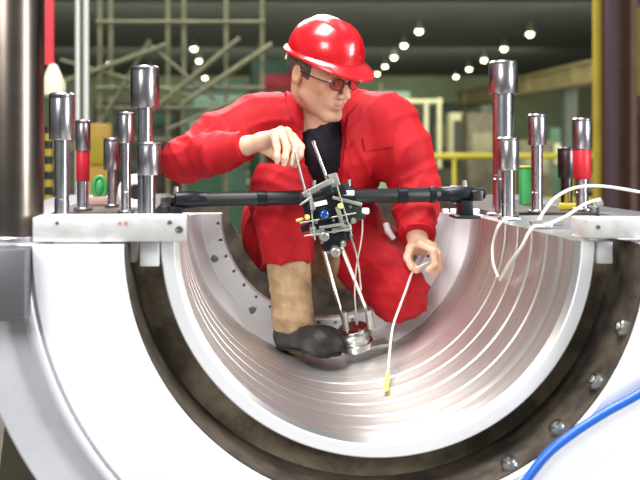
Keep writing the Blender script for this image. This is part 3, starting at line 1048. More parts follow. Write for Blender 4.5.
b.chain([(chest, 0.13), (belly, 0.125), (hipC, 0.13)], 0.05)
b.chain([(shL, 0.055), (elL, 0.045), (wrL, 0.029)], 0.02)
b.chain([(shR, 0.055), (elR, 0.045), (wrR, 0.028)], 0.02)
b.chain([(hipL, 0.085), (kneeL, 0.058), (ankL, 0.042)], 0.03)
b.chain([(hipR, 0.085), (kneeR, 0.058), (ankR, 0.042)], 0.03)

FING = 0.0015
# the worker's right hand (over the crossbar, fingers hanging round the rod)
b.cap(wrL, P(262, 141, 2.66), 0.027, 0.030, 0.02, flat=((0, 0, 1), 0.85))
kn = {'i': P(292, 138, 2.668), 'm': P(287, 133, 2.650), 'r': P(281, 132, 2.632), 'p': P(274, 135, 2.616)}
wc = P(258, 142, 2.66)
for q, r in zip('imrp', (0.0150, 0.0155, 0.0150, 0.0135)):
    b.cap(wc + (kn[q] - wc) * 0.1, kn[q], 0.019, r, 0.012)
for q, ch in {'i': [(P(301, 149, 2.640), 0.0100), (P(300, 157, 2.618), 0.0090), (P(297, 162, 2.606), 0.0080)],
              'm': [(P(296, 150, 2.622), 0.0104), (P(294, 160, 2.600), 0.0092), (P(292, 166, 2.598), 0.0080)],
              'r': [(P(287, 150, 2.600), 0.0102), (P(285, 160, 2.585), 0.0090), (P(284, 166, 2.590), 0.0078)],
              'p': [(P(277, 150, 2.586), 0.0092), (P(277, 159, 2.575), 0.0082), (P(277, 164, 2.580), 0.0072)]}.items():
    b.chain([(kn[q] + Vector((0, 0, 0.005)), 0.0130)] + [(c_ + Vector((0.0, 0, 0.006)), r_ * 1.14) for c_, r_ in ch], 0.006)
b.chain([(P(262, 147, 2.675), 0.018), (P(276, 156, 2.668), 0.0135), (P(287, 161, 2.640), 0.0105), (P(295, 165, 2.616), 0.0088)], 0.006)
# the worker's left hand (holding the cable)
b.cap(wrR, P(419, 246, 2.735), 0.027, 0.030, 0.02, flat=((0.3, 1, 0), 0.8))
pc = P(419, 245, 2.74)
kr = {'i': P(410, 248, 2.695), 'm': P(420, 244, 2.684), 'r': P(428, 244, 2.694), 'p': P(433, 246, 2.712)}
for q, r in zip('imrp', (0.0135, 0.014, 0.0135, 0.0125)):
    b.cap(pc, kr[q], 0.020, r, 0.012)
for q, ch in {'i': [(P(407, 258, 2.660), 0.0104), (P(411, 267, 2.650), 0.0092), (P(416, 271, 2.655), 0.0082)],
              'm': [(P(433, 251, 2.650), 0.0104), (P(435, 264, 2.645), 0.0092), (P(428, 270, 2.652), 0.0082)],
              'r': [(P(438, 254, 2.672), 0.0102), (P(438, 267, 2.668), 0.0090), (P(431, 273, 2.672), 0.0080)],
              'p': [(P(441, 257, 2.700), 0.0092), (P(440, 268, 2.694), 0.0082), (P(434, 273, 2.694), 0.0072)]}.items():
    b.chain([(kr[q], 0.0120)] + ch, 0.004)
b.chain([(P(413, 246, 2.735), 0.018), (P(408, 256, 2.705), 0.0130), (P(411, 265, 2.682), 0.0108), (P(418, 270, 2.668), 0.0090)], 0.006)

m, nt, bs = _new('skin')
N, L = nt.nodes.new, nt.links.new
att = N('ShaderNodeAttribute')
att.attribute_name = 'skin_tone'
tcs = N('ShaderNodeTexCoord')
nz = N('ShaderNodeTexNoise')
nz.inputs['Scale'].default_value = 30
L(tcs.outputs['Object'], nz.inputs['Vector'])
mx = N('ShaderNodeMix')
mx.data_type = 'RGBA'
mx.blend_type = 'MULTIPLY'
mx.inputs['Factor'].default_value = 0.12
L(att.outputs['Color'], mx.inputs[6])
L(nz.outputs['Color'], mx.inputs[7])
L(mx.outputs[2], bs.inputs['Base Color'])
bs.inputs['Roughness'].default_value = 0.5
bs.inputs['Subsurface Weight'].default_value = 0.12
bs.inputs['Subsurface Radius'].default_value = (0.01, 0.004, 0.002)
M_SKIN = m

me = b.mesh('person')
co = np.empty(len(me.vertices) * 3, dtype=np.float32)
me.vertices.foreach_get('co', co)
co = co.reshape(-1, 3)
loc = (co - V3(HC)) / HS
lx, ly, lz = loc @ -V3(rgt), loc @ V3(fwd), loc @ V3(upv)
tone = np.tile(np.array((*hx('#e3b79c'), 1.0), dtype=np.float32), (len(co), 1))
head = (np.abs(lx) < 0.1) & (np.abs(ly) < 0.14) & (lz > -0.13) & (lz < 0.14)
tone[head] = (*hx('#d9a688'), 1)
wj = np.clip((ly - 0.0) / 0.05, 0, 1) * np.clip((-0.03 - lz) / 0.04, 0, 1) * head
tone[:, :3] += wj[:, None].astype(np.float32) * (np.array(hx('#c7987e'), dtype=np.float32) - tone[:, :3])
lip = head & (ly > 0.088) & (lz < -0.056) & (lz > -0.080) & (np.abs(lx) < 0.022)
tone[lip] = (*hx('#bb7f72'), 1)
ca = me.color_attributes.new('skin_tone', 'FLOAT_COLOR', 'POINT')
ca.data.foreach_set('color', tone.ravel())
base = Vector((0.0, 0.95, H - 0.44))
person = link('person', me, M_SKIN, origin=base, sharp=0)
tag(person, 'worker in red overalls and red hard hat crouching in the bore, handling rod and cable', 'person')


def child(name, me, material, sharp=0):
    return link(name, me, material, person, sharp=sharp)


# shirt
f = Field((-0.2, 0.75, H - 0.1), (0.26, 1.3, H + 0.45), 0.006)
f.cap(neckB + Vector((0.0, -0.02, -0.01)), chest, 0.085, 0.15, 0.05)
f.cap(chest + Vector((-0.07, -0.02, 0.03)), chest + Vector((0.07, -0.02, 0.03)), 0.11, 0.11, 0.05)
f.chain([(chest, 0.15), (belly, 0.145), (hipC, 0.14)], 0.05)
f.wrinkle(0.003, [((60, 0, 40), 0.3, 1), ((-40, 20, 70), 1.3, .8), ((90, 10, -30), 2.0, .5)])
child('shirt', f.mesh('shirt'), M_SHIRT)

# jacket: a shell, open at the front
f = Field((-0.58, 0.66, H - 0.2), (0.47, 1.45, H + 0.5), 0.0048)
f.cap(neckB + Vector((0, 0.04, -0.03)), chest, 0.11, 0.175, 0.06)
f.cap(shL + Vector((0.06, 0.0, 0.0)), shR + Vector((-0.06, 0, 0.0)), 0.092, 0.092, 0.06)
f.cap(chest + Vector((-0.09, -0.02, 0.02)), chest + Vector((0.09, -0.02, 0.02)), 0.135, 0.135, 0.06)
f.chain([(chest, 0.185), (belly, 0.18), (hipC + Vector((0, 0.02, 0.02)), 0.185)], 0.05)
f.chain([(shL, 0.093), (shL.lerp(elL, 0.5), 0.088), (elL, 0.072)], 0.04)
dl = (wrL - elL)
f.chain([(elL, 0.074), (elL.lerp(wrL, 0.55), 0.066)], 0.025)
f.cap(elL.lerp(wrL, 0.5), wrL - dl.normalized() * 0.004, 0.066, 0.046, 0.02, cut_b=True)
dr = (wrR - elR)
f.chain([(shR, 0.093), (shR.lerp(elR, 0.5), 0.09), (elR, 0.077)], 0.04)
f.chain([(elR, 0.077), (elR.lerp(wrR, 0.55), 0.068)], 0.025)
f.cap(elR.lerp(wrR, 0.5), wrR + dr.normalized() * 0.004, 0.068, 0.055, 0.02, cut_b=True)
WV = [((30, 8, 12), 0.2, 1.0), ((-16, 10, 30), 1.1, .9), ((58, 14, 20), 0.7, .4)]
f.wrinkle(0.0065, WV, 0.04)
# cross folds gathered on the sleeves at elbow and cuff
for a_, b_, c0 in ((elL, wrL, 0.1), (elR, wrR, 0.0), (shL, elL, 0.6), (shR, elR, 0.6)):
    u = (b_ - a_)
    LL = u.length
    u = V3(u / LL)
    mk = np.abs(f.f) < 0.03
    ii, pp = f.coords(mk)
    rel = pp - V3(a_)
    tt = rel @ u
    rad = np.linalg.norm(rel - tt[:, None] * u, axis=1)
    wgt = np.clip(1 - np.abs(rad - 0.07) / 0.05, 0, 1) * np.clip((tt - c0 * LL) / 0.05, 0, 1) * np.clip((LL + 0.03 - tt) / 0.03, 0, 1)
    ang = np.arctan2(rel @ np.array((0, 0, 1.0)), rel @ np.array((0.6, -0.8, 0)))
    val = f.f[mk]
    f.f[mk] = val + (0.0075 * wgt * (np.abs(np.sin(tt * 62 + 1.2 * np.sin(ang * 2 + tt * 12))) - 0.4)).astype(np.float32)
outer = f.f.copy()
f.f = np.maximum(outer, -(outer + 0.011))
# front opening from the collar to the belt, and cuffs left open
f.chain([(P(320, 92, 2.80), 0.085), (P(322, 112, 2.80), 0.076), (P(322, 140, 2.82), 0.066), (P(321, 172, 2.85), 0.055), (P(320, 225, 2.9), 0.04)], 0.0, op='cut')
f.cap(neckB + Vector((0, -0.02, 0.0)), hd(0, -0.03, -0.05), 0.066, 0.08, 0.0, op='cut')
f.cap(wrL - dl.normalized() * 0.03, wrL + dl.normalized() * 0.03, 0.036, 0.036, 0.0, op='cut')
f.cap(wrR - dr.normalized() * 0.03, wrR + dr.normalized() * 0.03, 0.044, 0.044, 0.0, op='cut')
jacket = child('jacket', f.mesh('jacket'), M_RED)
from mathutils.bvhtree import BVHTree
bv = BVHTree.FromPolygons([v.co + base for v in jacket.data.vertices], [tuple(p_.vertices) for p_ in jacket.data.polygons])


def flap(name, quad, lift=0.004, thick=0.006, n=9):
    """cloth flap lying on the jacket: follows its surface, with an edge of its own"""
    pts = []
    for i in range(n):
        for j in range(n):
            u, v = i / (n - 1), j / (n - 1)
            x = (quad[0][0] * (1 - u) + quad[1][0] * u) * (1 - v) + (quad[3][0] * (1 - u) + quad[2][0] * u) * v
            y_ = (quad[0][1] * (1 - u) + quad[1][1] * u) * (1 - v) + (quad[3][1] * (1 - u) + quad[2][1] * u) * v
            h_ = bv.ray_cast(CAM, (P(x, y_, 2.8) - CAM).normalized())
            pts.append((h_[0], h_[1]) if h_[0] is not None else None)
    good = [q[0].y for q in pts if q]
    if not good:
        return
    med = sorted(good)[len(good) // 2]
    mb = MB()
    idx = {}
    for k_, q in enumerate(pts):
        i, j = divmod(k_, n)
        if q is None or abs(q[0].y - med) > 0.09:
            u, v = i / (n - 1), j / (n - 1)
            x = (quad[0][0] * (1 - u) + quad[1][0] * u) * (1 - v) + (quad[3][0] * (1 - u) + quad[2][0] * u) * v
            y_ = (quad[0][1] * (1 - u) + quad[1][1] * u) * (1 - v) + (quad[3][1] * (1 - u) + quad[2][1] * u) * v
            c_ = P(x, y_, med + 2.0)
            nrm = Vector((0, -1, 0))
        else:
            c_, nrm = q
        idx[i, j] = (mb.bm.verts.new(c_ + nrm * (lift + thick)), mb.bm.verts.new(c_ + nrm * (lift - 0.004)))
    for i in range(n - 1):
        for j in range(n - 1):
            for w_ in (0, 1):
                mb.bm.faces.new([idx[a_][w_] for a_ in ((i, j), (i + 1, j), (i + 1, j + 1), (i, j + 1))])
    rim = [(i, 0) for i in range(n)] + [(n - 1, j) for j in range(1, n)] + [(i, n - 1) for i in range(n - 2, -1, -1)] + [(0, j) for j in range(n - 2, 0, -1)]
    for a_, b_ in zip(rim, rim[1:] + rim[:1]):
        mb.bm.faces.new((idx[a_][0], idx[b_][0], idx[b_][1], idx[a_][1]))
    mb.build(name, M_RED, person)


flap('lapel', [(284, 93), (299, 98), (304, 132), (290, 116)])
flap('lapel', [(347, 118), (360, 104), (357, 134), (345, 150)])
flap('placket', [(344, 150), (350, 148), (346, 186), (341, 186)], 0.002, 0.004)
flap('pocket_flap', [(362, 138), (392, 134), (393, 147), (364, 151)], 0.002, 0.004)

# collar: a folded band round the neck with two lapel points
cm = MB()
axis = (hd(0, -0.03, -0.06) - neckB).normalized()
e1 = Vector((1, 0, 0)) - axis * axis.x
e1.normalize()
e2 = axis.cross(e1)
rows = []
NC = 36
for i in range(NC + 1):
    t = i / NC
    a = math.radians(-38) + math.radians(256) * t      # from one lapel round the back to the other
    flare = 0.020 * (abs(2 * t - 1)) ** 3
    dirv = e1 * math.cos(a) + e2 * math.sin(a)
    cc = neckB + axis * 0.022
    inner = cc + dirv * 0.070 + axis * 0.022
    topf = cc + dirv * 0.082 + axis * 0.030
    outer_ = cc + dirv * (0.112 + flare) - axis * (0.022 + 2.2 * flare)
    rows.append((inner, topf, cc + dirv * 0.098 + axis * 0.012, outer_, outer_ - axis * 0.006 - dirv * 0.006, cc + dirv * 0.088 - axis * 0.01))
vr = [[cm.bm.verts.new(p_) for p_ in r] for r in rows]
for A_, B2 in zip(vr, vr[1:]):
    for i in range(6):
        j = (i + 1) % 6
        cm.bm.faces.new((A_[i], A_[j], B2[j], B2[i]))
cm.bm.faces.new(vr[0][::-1])
cm.bm.faces.new(vr[-1])
cm.build('collar', M_RED, person)

# trousers
f = Field((-0.33, 0.62, H - 0.46), (0.34, 1.46, H + 0.16), 0.0052)
f.ell(hipC + Vector((-0.075, 0.0, -0.06)), [0.19, 0.17, 0.19], None, 0.0)
f.ell(hipC + Vector((0.04, 0.02, -0.04)), [0.17, 0.17, 0.17], None, 0.05)
f.chain([(hipL, 0.125), (hipL.lerp(kneeL, 0.55), 0.112), (kneeL + Vector((0, 0.01, 0)), 0.094)], 0.05)
shE = kneeL.lerp(ankL, 0.60)
f.chain([(kneeL, 0.092), (kneeL.lerp(ankL, 0.3), 0.092)], 0.03)
f.cap(kneeL.lerp(ankL, 0.25), shE, 0.091, 0.084, 0.02, cut_b=True)
f.chain([(hipR, 0.125), (hipR.lerp(kneeR, 0.5), 0.104), (kneeR + Vector((0, 0.0, 0.01)), 0.090)], 0.05)
f.chain([(kneeR, 0.084), (kneeR.lerp(ankR, 0.3), 0.068), (kneeR.lerp(ankR, 0.85), 0.062)], 0.03)
f.wrinkle(0.0065, WV, 0.04)
mk = np.abs(f.f) < 0.03
ii, pp = f.coords(mk)
for kc, rr_ in ((kneeL, 0.13), (kneeR, 0.14)):
    rel = pp - V3(kc)
    dist = np.linalg.norm(rel, axis=1)
    wgt = np.clip(1 - dist / (rr_ * 1.5), 0, 1)
    f.f[mk] += (0.009 * wgt * (np.abs(np.sin(rel[:, 2] * 75 + 1.5 * np.sin(rel[:, 0] * 22))) - 0.4)).astype(np.float32)
f.cap(kneeL.lerp(ankL, 0.45), kneeL.lerp(ankL, 0.75), 0.068, 0.068, 0.0, op='cut')
child('trousers', f.mesh('trousers'), M_REDT)
# boots
f = Field((-0.30, 0.55, H - 0.47), (0.16, 0.95, H - 0.1), 0.0042)
f.cap(kneeL.lerp(ankL, 0.50), ankL + Vector((0.0, 0.0, 0.005)), 0.071, 0.061, 0.02)
f.cap(ankL, ankL + Vector((0.015, -0.01, -0.055)), 0.058, 0.056, 0.03)
f.wrinkle(0.0022, [((0, 20, 70), 0.4, 1), ((30, 0, 50), 1.4, .7)])
child('boot_shaft', f.mesh('boot_shaft'), M_TAN)['label'] = 'tan leather boot shaft'
f = Field((-0.30, 0.50, H - 0.47), (0.2, 0.95, H - 0.2), 0.0036)
heel, toe = P(291, 337, 2.765), P(326, 342, 2.655)
dirf = (toe - heel).normalized()
f.cap(heel, toe, 0.050, 0.046, 0.03, flat=((0, 0, 1), 0.85))
f.ell(toe + Vector((-0.012, 0.0, 0.002)), [0.058, 0.056, 0.043], None, 0.03)
f.cap(heel + Vector((0, 0, 0.01)), heel + Vector((0.003, -0.005, 0.05)), 0.048, 0.05, 0.03)
f.wrinkle(0.0018, [((90, 40, 60), 0.4, 1), ((40, -70, 80), 1.4, .7)])
child('boot_foot', f.mesh('boot_foot'), M_BOOT)['label'] = 'black rubber boot foot'
sl_ = MB()
prof_ = []
side = dirf.cross(Vector((0, 0, 1))).normalized()
for i in range(28):
    a = 2 * math.pi * i / 28
    cx = math.cos(a)
    base_ = heel if cx < 0 else toe
    prof_.append(base_ + Vector((dirf.x, dirf.y, 0)).normalized() * cx * 0.048 + side * math.sin(a) * 0.044 + Vector((0, 0, -0.0255)))
sl_.prism(prof_, (0, 0, -0.0085))
sl_.build('boot_sole', M_SOLE, person)
# the folded leg's boot behind
f = Field((-0.2, 0.85, H - 0.47), (0.25, 1.4, H - 0.05), 0.005)
f.chain([(kneeR.lerp(ankR, 0.62), 0.074), (ankR, 0.066), (ankR + Vector((-0.08, -0.03, -0.05)), 0.055)], 0.03)
child('boot_shaft', f.mesh('boot_shaft'), M_TAN)

# hard hat
hat = MB()
cc = hd(0.002, 0.004, 0.060)
NA, NR = 48, 14
ringsv = []
LX, LY, LZ = 0.099, 0.122, 0.100


def hatp(x, y, z):
    return cc + (rgt * -x + fwd * y + upv * z) * HS


for j in range(NR):
    ph = (math.pi / 2) * j / NR
    row = []
    for i in range(NA):
        a = 2 * math.pi * i / NA
        x, y_, z = LX * math.cos(ph) ** 0.85 * math.cos(a), LY * math.cos(ph) ** 0.85 * math.sin(a), LZ * math.sin(ph)
        ridge = 0.006 * math.exp(-(x / 0.014) ** 2) * min(1, math.sin(ph) * 2) + 0.003 * (math.exp(-((abs(x) - 0.045) / 0.008) ** 2)) * min(1, math.sin(ph) * 2)
        row.append(hat.bm.verts.new(hatp(x, y_, z + ridge)))
    ringsv.append(row)
top = hat.bm.verts.new(hatp(0, 0, LZ + 0.006))
for A_, B2 in zip(ringsv, ringsv[1:]):
    for i in range(NA):
        j = (i + 1) % NA
        hat.bm.faces.new((A_[i], A_[j], B2[j], B2[i]))
for i in range(NA):
    hat.bm.faces.new((ringsv[-1][i], ringsv[-1][(i + 1) % NA], top))
brim = []
for i in range(NA):
    a = 2 * math.pi * i / NA
    front = max(0.0, math.sin(a)) ** 1.5
    ext = 0.010 + 0.042 * front
    dz = -0.006 - 0.020 * front
    pr = []
    for q in (0.5, 1.0):
        pr.append(hatp((LX + (0.010 + 0.012 * front) * q) * math.cos(a), (LY + ext * q) * math.sin(a), dz * q ** 1.3))
    pr.append(hatp((LX + 0.010 + 0.012 * front) * math.cos(a), (LY + ext) * math.sin(a), dz - 0.006))
    pr.append(hatp((LX - 0.006) * math.cos(a), (LY - 0.006) * math.sin(a), -0.008))
    brim.append([hat.bm.verts.new(q) for q in pr])
for i in range(NA):
    j = (i + 1) % NA
    hat.bm.faces.new((ringsv[0][j], ringsv[0][i], brim[i][0], brim[j][0]))
    for q in range(3):
        hat.bm.faces.new((brim[j][q], brim[i][q], brim[i][q + 1], brim[j][q + 1]))
hat.bm.faces.new([b_[3] for b_ in brim])
hat.build('hard_hat', M_HELMET, person, sharp=50)['label'] = 'glossy red hard hat'

# hair below the hat, at the back and temples
f = Field(V3(HC) - 0.16, V3(HC) + 0.16, 0.0035)
f.ell(hd(0, -0.016, 0.030), [0.0835 * HS, 0.099 * HS, 0.096 * HS], AX, 0.0)
f.cap(hd(0, 0.118, 0.1), hd(0, 0.118, -0.2), 0.118, 0.122, 0.0, op='cut')
f.cap(hd(-0.2, -0.01, -0.085), hd(0.2, -0.01, -0.085), 0.085, 0.085, 0.0, op='cut')
f.wrinkle(0.0015, [((200, 120, 60), 0.4, 1), ((-140, 170, 180), 1.4, .8)])
child('hair', f.mesh('hair'), M_HAIR)
for s_ in (-1, 1):
    MB().tube([hd(s_ * 0.016, 0.098, 0.019), hd(s_ * 0.030, 0.097, 0.024), hd(s_ * 0.046, 0.085, 0.018)], [0.003, 0.0038, 0.002], 8).build('eyebrow', M_HAIR, person)
    e = MB().sphere(hd(s_ * 0.031, 0.0795, 0.002), 0.0125).build('eye', M_EYE, person)
    MB().sphere(hd(s_ * 0.031, 0.0885, -0.0015), 0.0055).build('iris', M_IRIS, e)

# safety glasses
gl = MB()
for s_ in (-1, 1):
    gl.tube([hd(s_ * (0.034 + 0.024 * math.cos(a)), 0.111 - 0.010 * abs(math.cos(a)) * (1 if math.cos(a) > 0 else 0.2), 0.000 + 0.0165 * math.sin(a)) for a in (2 * math.pi * i / 24 for i in range(25))], 0.0016, 6)
    gl.tube([hd(s_ * 0.058, 0.102, 0.004), hd(s_ * 0.074, 0.06, 0.006), hd(s_ * 0.081, 0.0, 0.008)], 0.0018, 6)
gl.tube([hd(-0.011, 0.113, 0.003), hd(0, 0.119, 0.006), hd(0.011, 0.113, 0.003)], 0.0017, 6)
go = gl.build('glasses', M_FRAME, person)
gm, gnt, gb = _new('lens_glass')
gb.inputs['Base Color'].default_value = (*hx('#d98a8a'), 1)
gb.inputs['Transmission Weight'].default_value = 0.9
gb.inputs['Roughness'].default_value = 0.03
gb.inputs['IOR'].default_value = 1.1
for s_ in (-1, 1):
    lm = MB()
    pts = [hd(s_ * (0.034 + 0.023 * math.cos(a)), 0.1105 - 0.010 * abs(math.cos(a)) * (1 if math.cos(a) > 0 else 0.2), 0.0155 * math.sin(a)) for a in (2 * math.pi * i / 20 for i in range(20))]
    lm.prism(pts, fwd * 0.0015)
    lm.build('lens', gm, go)

# jacket details: cuff bands, chest pocket flap, white tag at the pocket
for w_, d_, r_ in ((wrL, dl.normalized(), 0.047), (wrR, dr.normalized(), 0.056)):
    MB().rev([(r_ - 0.006, -0.02), (r_ + 0.001, -0.019), (r_, 0.004), (r_ - 0.008, 0.006)], w_ - d_ * 0.006, d_, seg=28).build('cuff', M_RED, person)
MB().tube([P(386, 224, 2.845), P(388, 231, 2.83), P(394, 239, 2.825)], [0.010, 0.011, 0.008], 10).build('pocket_tag', M_WHITE, person)

# ------------------------------------------------------------------ hall equipment behind
def post(mb, px, d, z0, z1, wx, wy=None):
    p = P(px, 0, d)
    mb.box((p.x, p.y, (z0 + z1) / 2), (wx, wy or wx, z1 - z0))
    return p


# yellow railing
d = 12.0
a, b2 = P(384, 156, d), P(700, 156, d)
t = thing('railing', ((a.x + b2.x) / 2, a.y, 0), 'yellow painted tube railing crossing the hall behind the worker', 'railing')
MB().cyl(a, b2, 0.042, seg=14).build('top_rail', M_YELLOW, t)
MB().cyl((a.x, a.y, 0.55), (b2.x, a.y, 0.55), 0.03, seg=12).build('mid_rail', M_YELLOW, t)
for i in range(6):
    x = a.x + (b2.x - a.x) * (i + 0.2) / 5.4
    MB().cyl((x, a.y, 0), (x, a.y, a.z), 0.03, seg=12).build('rail_post', M_YELLOW, t)

# steel column at the far side: H section with painted edges
d = 8.0
p = P(618, 0, d)
t = thing('steel_column', (p.x, p.y, 0), 'brown painted H-section steel column with yellow edge strip', 'column')
s = d / F
MB().box((p.x - 5 * s, p.y, 3.6), (18 * s, 0.02, 7.2)).build('web', M_BROWNP, t)
MB().box((p.x - 14.5 * s, p.y - 0.02, 3.6), (6 * s, 0.30, 7.2)).build('flange', M_PURPLE, t)
MB().box((p.x + 7 * s, p.y - 0.02, 3.6), (6 * s, 0.30, 7.2)).build('flange', M_BROWNP, t)
MB().box((p.x - 21 * s, p.y - 0.0, 3.6), (6 * s, 0.06, 7.2)).build('edge_strip', M_MUSTARD, t)
p2 = P(632, 0, d + 0.6)
t = thing('crane_cabin', (p2.x, p2.y, 0), 'yellow topped brown machine cabinet beside the steel column', 'cabinet')
MB().box((p2.x + 0.06, p2.y + 0.3, 0.86), (0.34, 0.4, 1.72), bev=0.01).build('cabinet_body', M_BROWNP, t)
MB().box((p2.x + 0.06, p2.y + 0.3, 2.15), (0.36, 0.44, 0.85), bev=0.02).build('cabinet_hood', M_MUSTARD, t)
MB().box((p2.x + 0.02, p2.y + 0.09, 1.0), (0.2, 0.012, 1.1), bev=0.003).build('cabinet_door', M_PURPLE, t)

# crane runway girder
t = thing('crane_girder', (8.3, 22, 0), 'long tan crane runway girder receding on brackets above the studs', 'girder')
MB().box((8.3, 20.5, 2.98), (0.3, 17, 0.40)).build('girder_web', M_GIRDER, t)
for z in (2.76, 3.2):
    MB().box((8.3, 20.5, z), (0.5, 17, 0.06)).build('girder_flange', M_GIRDER, t)
for yy in (13, 16, 19, 22, 25, 28):
    MB().box((8.12, yy, 2.98), (0.08, 0.06, 0.38)).build('stiffener', M_GIRDER, t)
for yy in (14, 20, 28):
    MB().box((8.4, yy, 1.36), (0.3, 0.3, 2.73)).build('girder_post', M_WALLD, t)

# gantry frames and cabinets in the middle distance
t = thing('test_frame', P(440, 0, 24).xy.to_3d(), 'cream painted portal frame standing far behind the yellow railing', 'frame')
fr_ = [(426, 100), (439, 98)]
for px, top_ in fr_:
    p = P(px, top_, 24)
    MB().box((p.x, p.y, p.z / 2), (0.09, 0.12, p.z)).build('upright', M_CREAM, t)
a, b2 = P(398, 101, 24), P(442, 101, 24)
MB().box(((a.x + b2.x) / 2, a.y, a.z), (b2.x - a.x, 0.1, 0.1)).build('crosshead', M_CREAM, t)
p = P(400, 101, 24)
MB().box((p.x, p.y, p.z / 2), (0.09, 0.12, p.z)).build('upright', M_CREAM, t)
t = thing('control_cabinet', P(456, 0, 26).xy.to_3d(), 'pale olive control cabinet with dark door behind the railing', 'cabinet')
a, b2 = P(448, 113, 26), P(463, 113, 26)
MB().box(((a.x + b2.x) / 2, a.y, a.z / 2), (b2.x - a.x, 0.5, a.z), bev=0.02).build('cabinet_body', M_CREAM, t)
MB().box(((a.x + b2.x) / 2, a.y - 0.27, a.z / 2 + 0.1), ((b2.x - a.x) * 0.6, 0.04, a.z * 0.72)).build('cabinet_door', M_WALLD, t)
for (x0, x1, top_, dd, mt, lab, nm, cat) in (
        (464, 494, 113, 22, M_MACH, 'dark grey boxy machine tool standing behind the tall studs', 'machine_tool', 'machine'),
        (405, 425, 122, 28, M_MACHG, 'green machine housing far behind the worker shoulder and railing', 'machine_housing', 'machine'),
        (425, 462, 107, 32, M_WALLD, 'dark open storage rack far behind the cream portal frame', 'storage_rack', 'rack'),
        (430, 462, 168, 16, M_OLIVE, 'low olive crate on the hall floor behind the crossbar end', 'crate', 'crate'),
        (545, 575, 128, 24, M_MACHG, 'dark green machine block below the tan girder', 'machine_block', 'machine'),
        (515, 548, 140, 20, M_MACH, 'dark machine bed behind the medium stud and railing', 'machine_bed', 'machine'),
        (576, 600, 160, 16, M_MACHG, 'green pallet crate on the floor by the steel column', 'pallet_crate', 'crate')):
    a, b2 = P(x0, top_, dd), P(x1, top_, dd)
    t = thing(nm, ((a.x + b2.x) / 2, a.y, 0), lab, cat)
    W_ = b2.x - a.x
    cx_ = (a.x + b2.x) / 2
    MB().box((cx_, a.y, a.z * 0.5), (W_, W_ * 0.8, a.z), bev=0.03).build('housing', mt, t)
    MB().box((cx_, a.y - W_ * 0.41, a.z * 0.62), (W_ * 0.7, 0.05, a.z * 0.3), bev=0.01).build('front_panel', M_CREAM if mt is M_MACHG else M_OLIVE, t)
    MB().box((cx_ + W_ * 0.2, a.y, a.z + 0.08), (W_ * 0.35, W_ * 0.4, 0.16), bev=0.02).build('top_box', M_WALLD, t)
p = P(415, 130, 20)
t = thing('warning_beacon', (p.x, p.y, 0), "small yellow warning beacon on a thin pole behind the worker's shoulder", 'beacon')
MB().cyl((p.x, p.y, 0), (p.x, p.y, p.z - 0.1), 0.04, seg=10).build('pole', M_WALLD, t)
MB().rev([(0.08, -0.1), (0.1, -0.06), (0.1, 0.05), (0.06, 0.12)], p, seg=14).build('lens', M_YELLOW, t)


# left side: lattice tower, pipes, machines
def pipe(name, pts, r, m, label, cat='pipe'):
    o = MB().tube(pts, r, 12).build(name, m, origin=pts[0])
    return tag(o, label, cat)


D = 11.0
t = thing('lattice_gantry', P(190, 0, D).xy.to_3d(), 'olive steel lattice gantry with crossing diagonal braces behind the studs', 'gantry')
for px in (100, 111, 168, 184, 226, 262):
    p = P(px, 0, D + 0.3)
    MB().box((p.x, p.y, 2.2), (0.055, 0.055, 4.4)).build('post', M_OLIVE, t)
for (x0, y0, x1, y1), r in (((36, 92, 166, 45), 0.032), ((150, 112, 240, 38), 0.03), ((182, 104, 272, 44), 0.034), ((60, 60, 190, 96), 0.022), ((96, 130, 150, 40), 0.022),
                            ((150, 45, 215, 100), 0.02), ((166, 130, 245, 96), 0.022)):
    MB().cyl(P(x0, y0, D), P(x1, y1, D), r, seg=10).build('brace', M_OLIVE, t)
for py in (22, 88, 108, 140):
    a, b2 = P(96, py, D + 0.15), P(265, py, D + 0.15)
    MB().cyl(a, b2, 0.025, seg=10).build('tie', M_OLIVE, t)
p = P(77.5, 0, 6.0)
pipe('vertical_pipe', [Vector((p.x, p.y, 0)), Vector((p.x, p.y, 3.2))], 0.018, M_PALEPIPE, 'slim pale vertical pipe nearer the dark guide column')
p = P(86, 0, 6.0)
pipe('vertical_pipe', [Vector((p.x, p.y, 0)), Vector((p.x, p.y, 3.2))], 0.021, M_PALEPIPE, 'thicker pale vertical pipe behind the red-sleeved stud')
# hoist block on a red strap
p = P(53, 80, 5.0)
t = thing('hoist_block', (p.x, p.y, p.z - 0.1), 'beige tapered hoist block hanging on a red strap', 'hoist')
MB().rev([(0.045, -0.10), (0.07, -0.085), (0.07, -0.02), (0.025, 0.08), (0.012, 0.09)], p, seg=20).build('block_body', M_BEIGE, t)
MB().box((p.x - 0.02, p.y, (p.z + 0.085 + 3.3) / 2), (0.05, 0.02, 3.3 - p.z - 0.085)).build('strap', M_REDSLEEVE, t)
MB().box((p.x - 0.02, p.y, 3.36), (0.3, 0.2, 0.12), bev=0.01).build('trolley', M_MUSTARD, t)
MB().box((p.x - 0.02, p.y, 3.48), (0.16, 2.4, 0.12), bev=0.01).build('hoist_beam', M_MUSTARD, t)
MB().box((p.x - 0.02, p.y + 1.15, 1.71), (0.05, 0.05, 3.42)).build('beam_post', M_MACH, t)
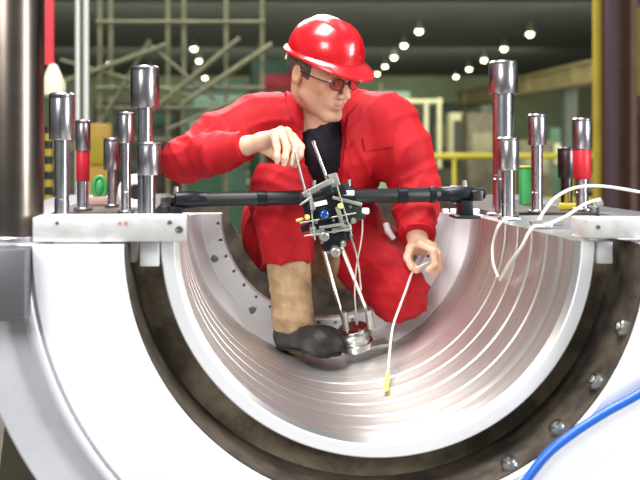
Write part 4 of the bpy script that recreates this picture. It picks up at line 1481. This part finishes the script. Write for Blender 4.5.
# striped post
p = P(48.5, 0, 4.4)
t = thing('hazard_post', (p.x, p.y, 0), 'yellow and black striped post behind the dark guide column', 'post')
MB().cyl((p.x, p.y, 0), (p.x, p.y, 1.32), 0.02, seg=16).build('post_body', M_BLACK, t)
for i in range(7):
    z = 0.80 + i * 0.075
    MB().cyl((p.x, p.y, z), (p.x, p.y, z + 0.035), 0.0225, seg=16).build('stripe', M_MUSTARD, t)
# ochre box machine
a, b2 = P(89, 124, 7.0), P(110, 160, 7.0)
t = thing('ochre_cabinet', ((a.x + b2.x) / 2, a.y, 0), 'ochre painted cabinet behind the red-sleeved stud and pale pipes', 'cabinet')
MB().box(((a.x + b2.x) / 2, a.y, a.z / 2), (b2.x - a.x, 0.2, a.z), bev=0.01).build('cabinet_body', M_OCHRE, t)
MB().box(((a.x + b2.x) / 2, a.y - 0.11, a.z - 0.2), ((b2.x - a.x) * 0.7, 0.02, 0.22), bev=0.004).build('cabinet_door', M_MUSTARD, t)
for (x0, x1, top_, dd, mt, mt2, lab, nm) in (
        (183, 246, 82, 13, M_MACHG, M_PALEG, 'green machine with pale panels behind the worker shoulder', 'milling_machine'),
        (96, 180, 104, 14, M_MACH, M_MACHG, 'dark machine housing behind the tall stud and gantry', 'lathe_machine'),
        (20, 78, 132, 12, M_MACH, M_OLIVE, 'low dark machine base behind the hazard post', 'press_machine'),
        (250, 292, 60, 15, M_MACHG, M_REDSLEEVE, 'tall green cabinet with a red panel behind the hard hat', 'tall_cabinet'),
        (374, 408, 92, 26, M_PALEG, M_MACHG, 'pale green booth far behind the red shoulder', 'booth')):
    a, b2 = P(x0, top_, dd), P(x1, top_, dd)
    W_, cx_ = b2.x - a.x, (a.x + b2.x) / 2
    t = thing(nm, (cx_, a.y, 0), lab, 'machine')
    MB().box((cx_, a.y, a.z / 2), (W_, W_ * 0.6, a.z), bev=0.03).build('housing', mt, t)
    for q in (0.86, 0.7, 0.5):
        MB().box((cx_ + (q - 0.7) * 0.4, a.y - W_ * 0.31, a.z * q), (W_ * 0.8, 0.04, a.z * 0.09), bev=0.008).build('panel', mt2, t)
    MB().cyl((cx_ - W_ * 0.3, a.y, a.z), (cx_ - W_ * 0.3, a.y, a.z + 0.25), 0.05, seg=12).build('exhaust_stub', M_OLIVE, t)
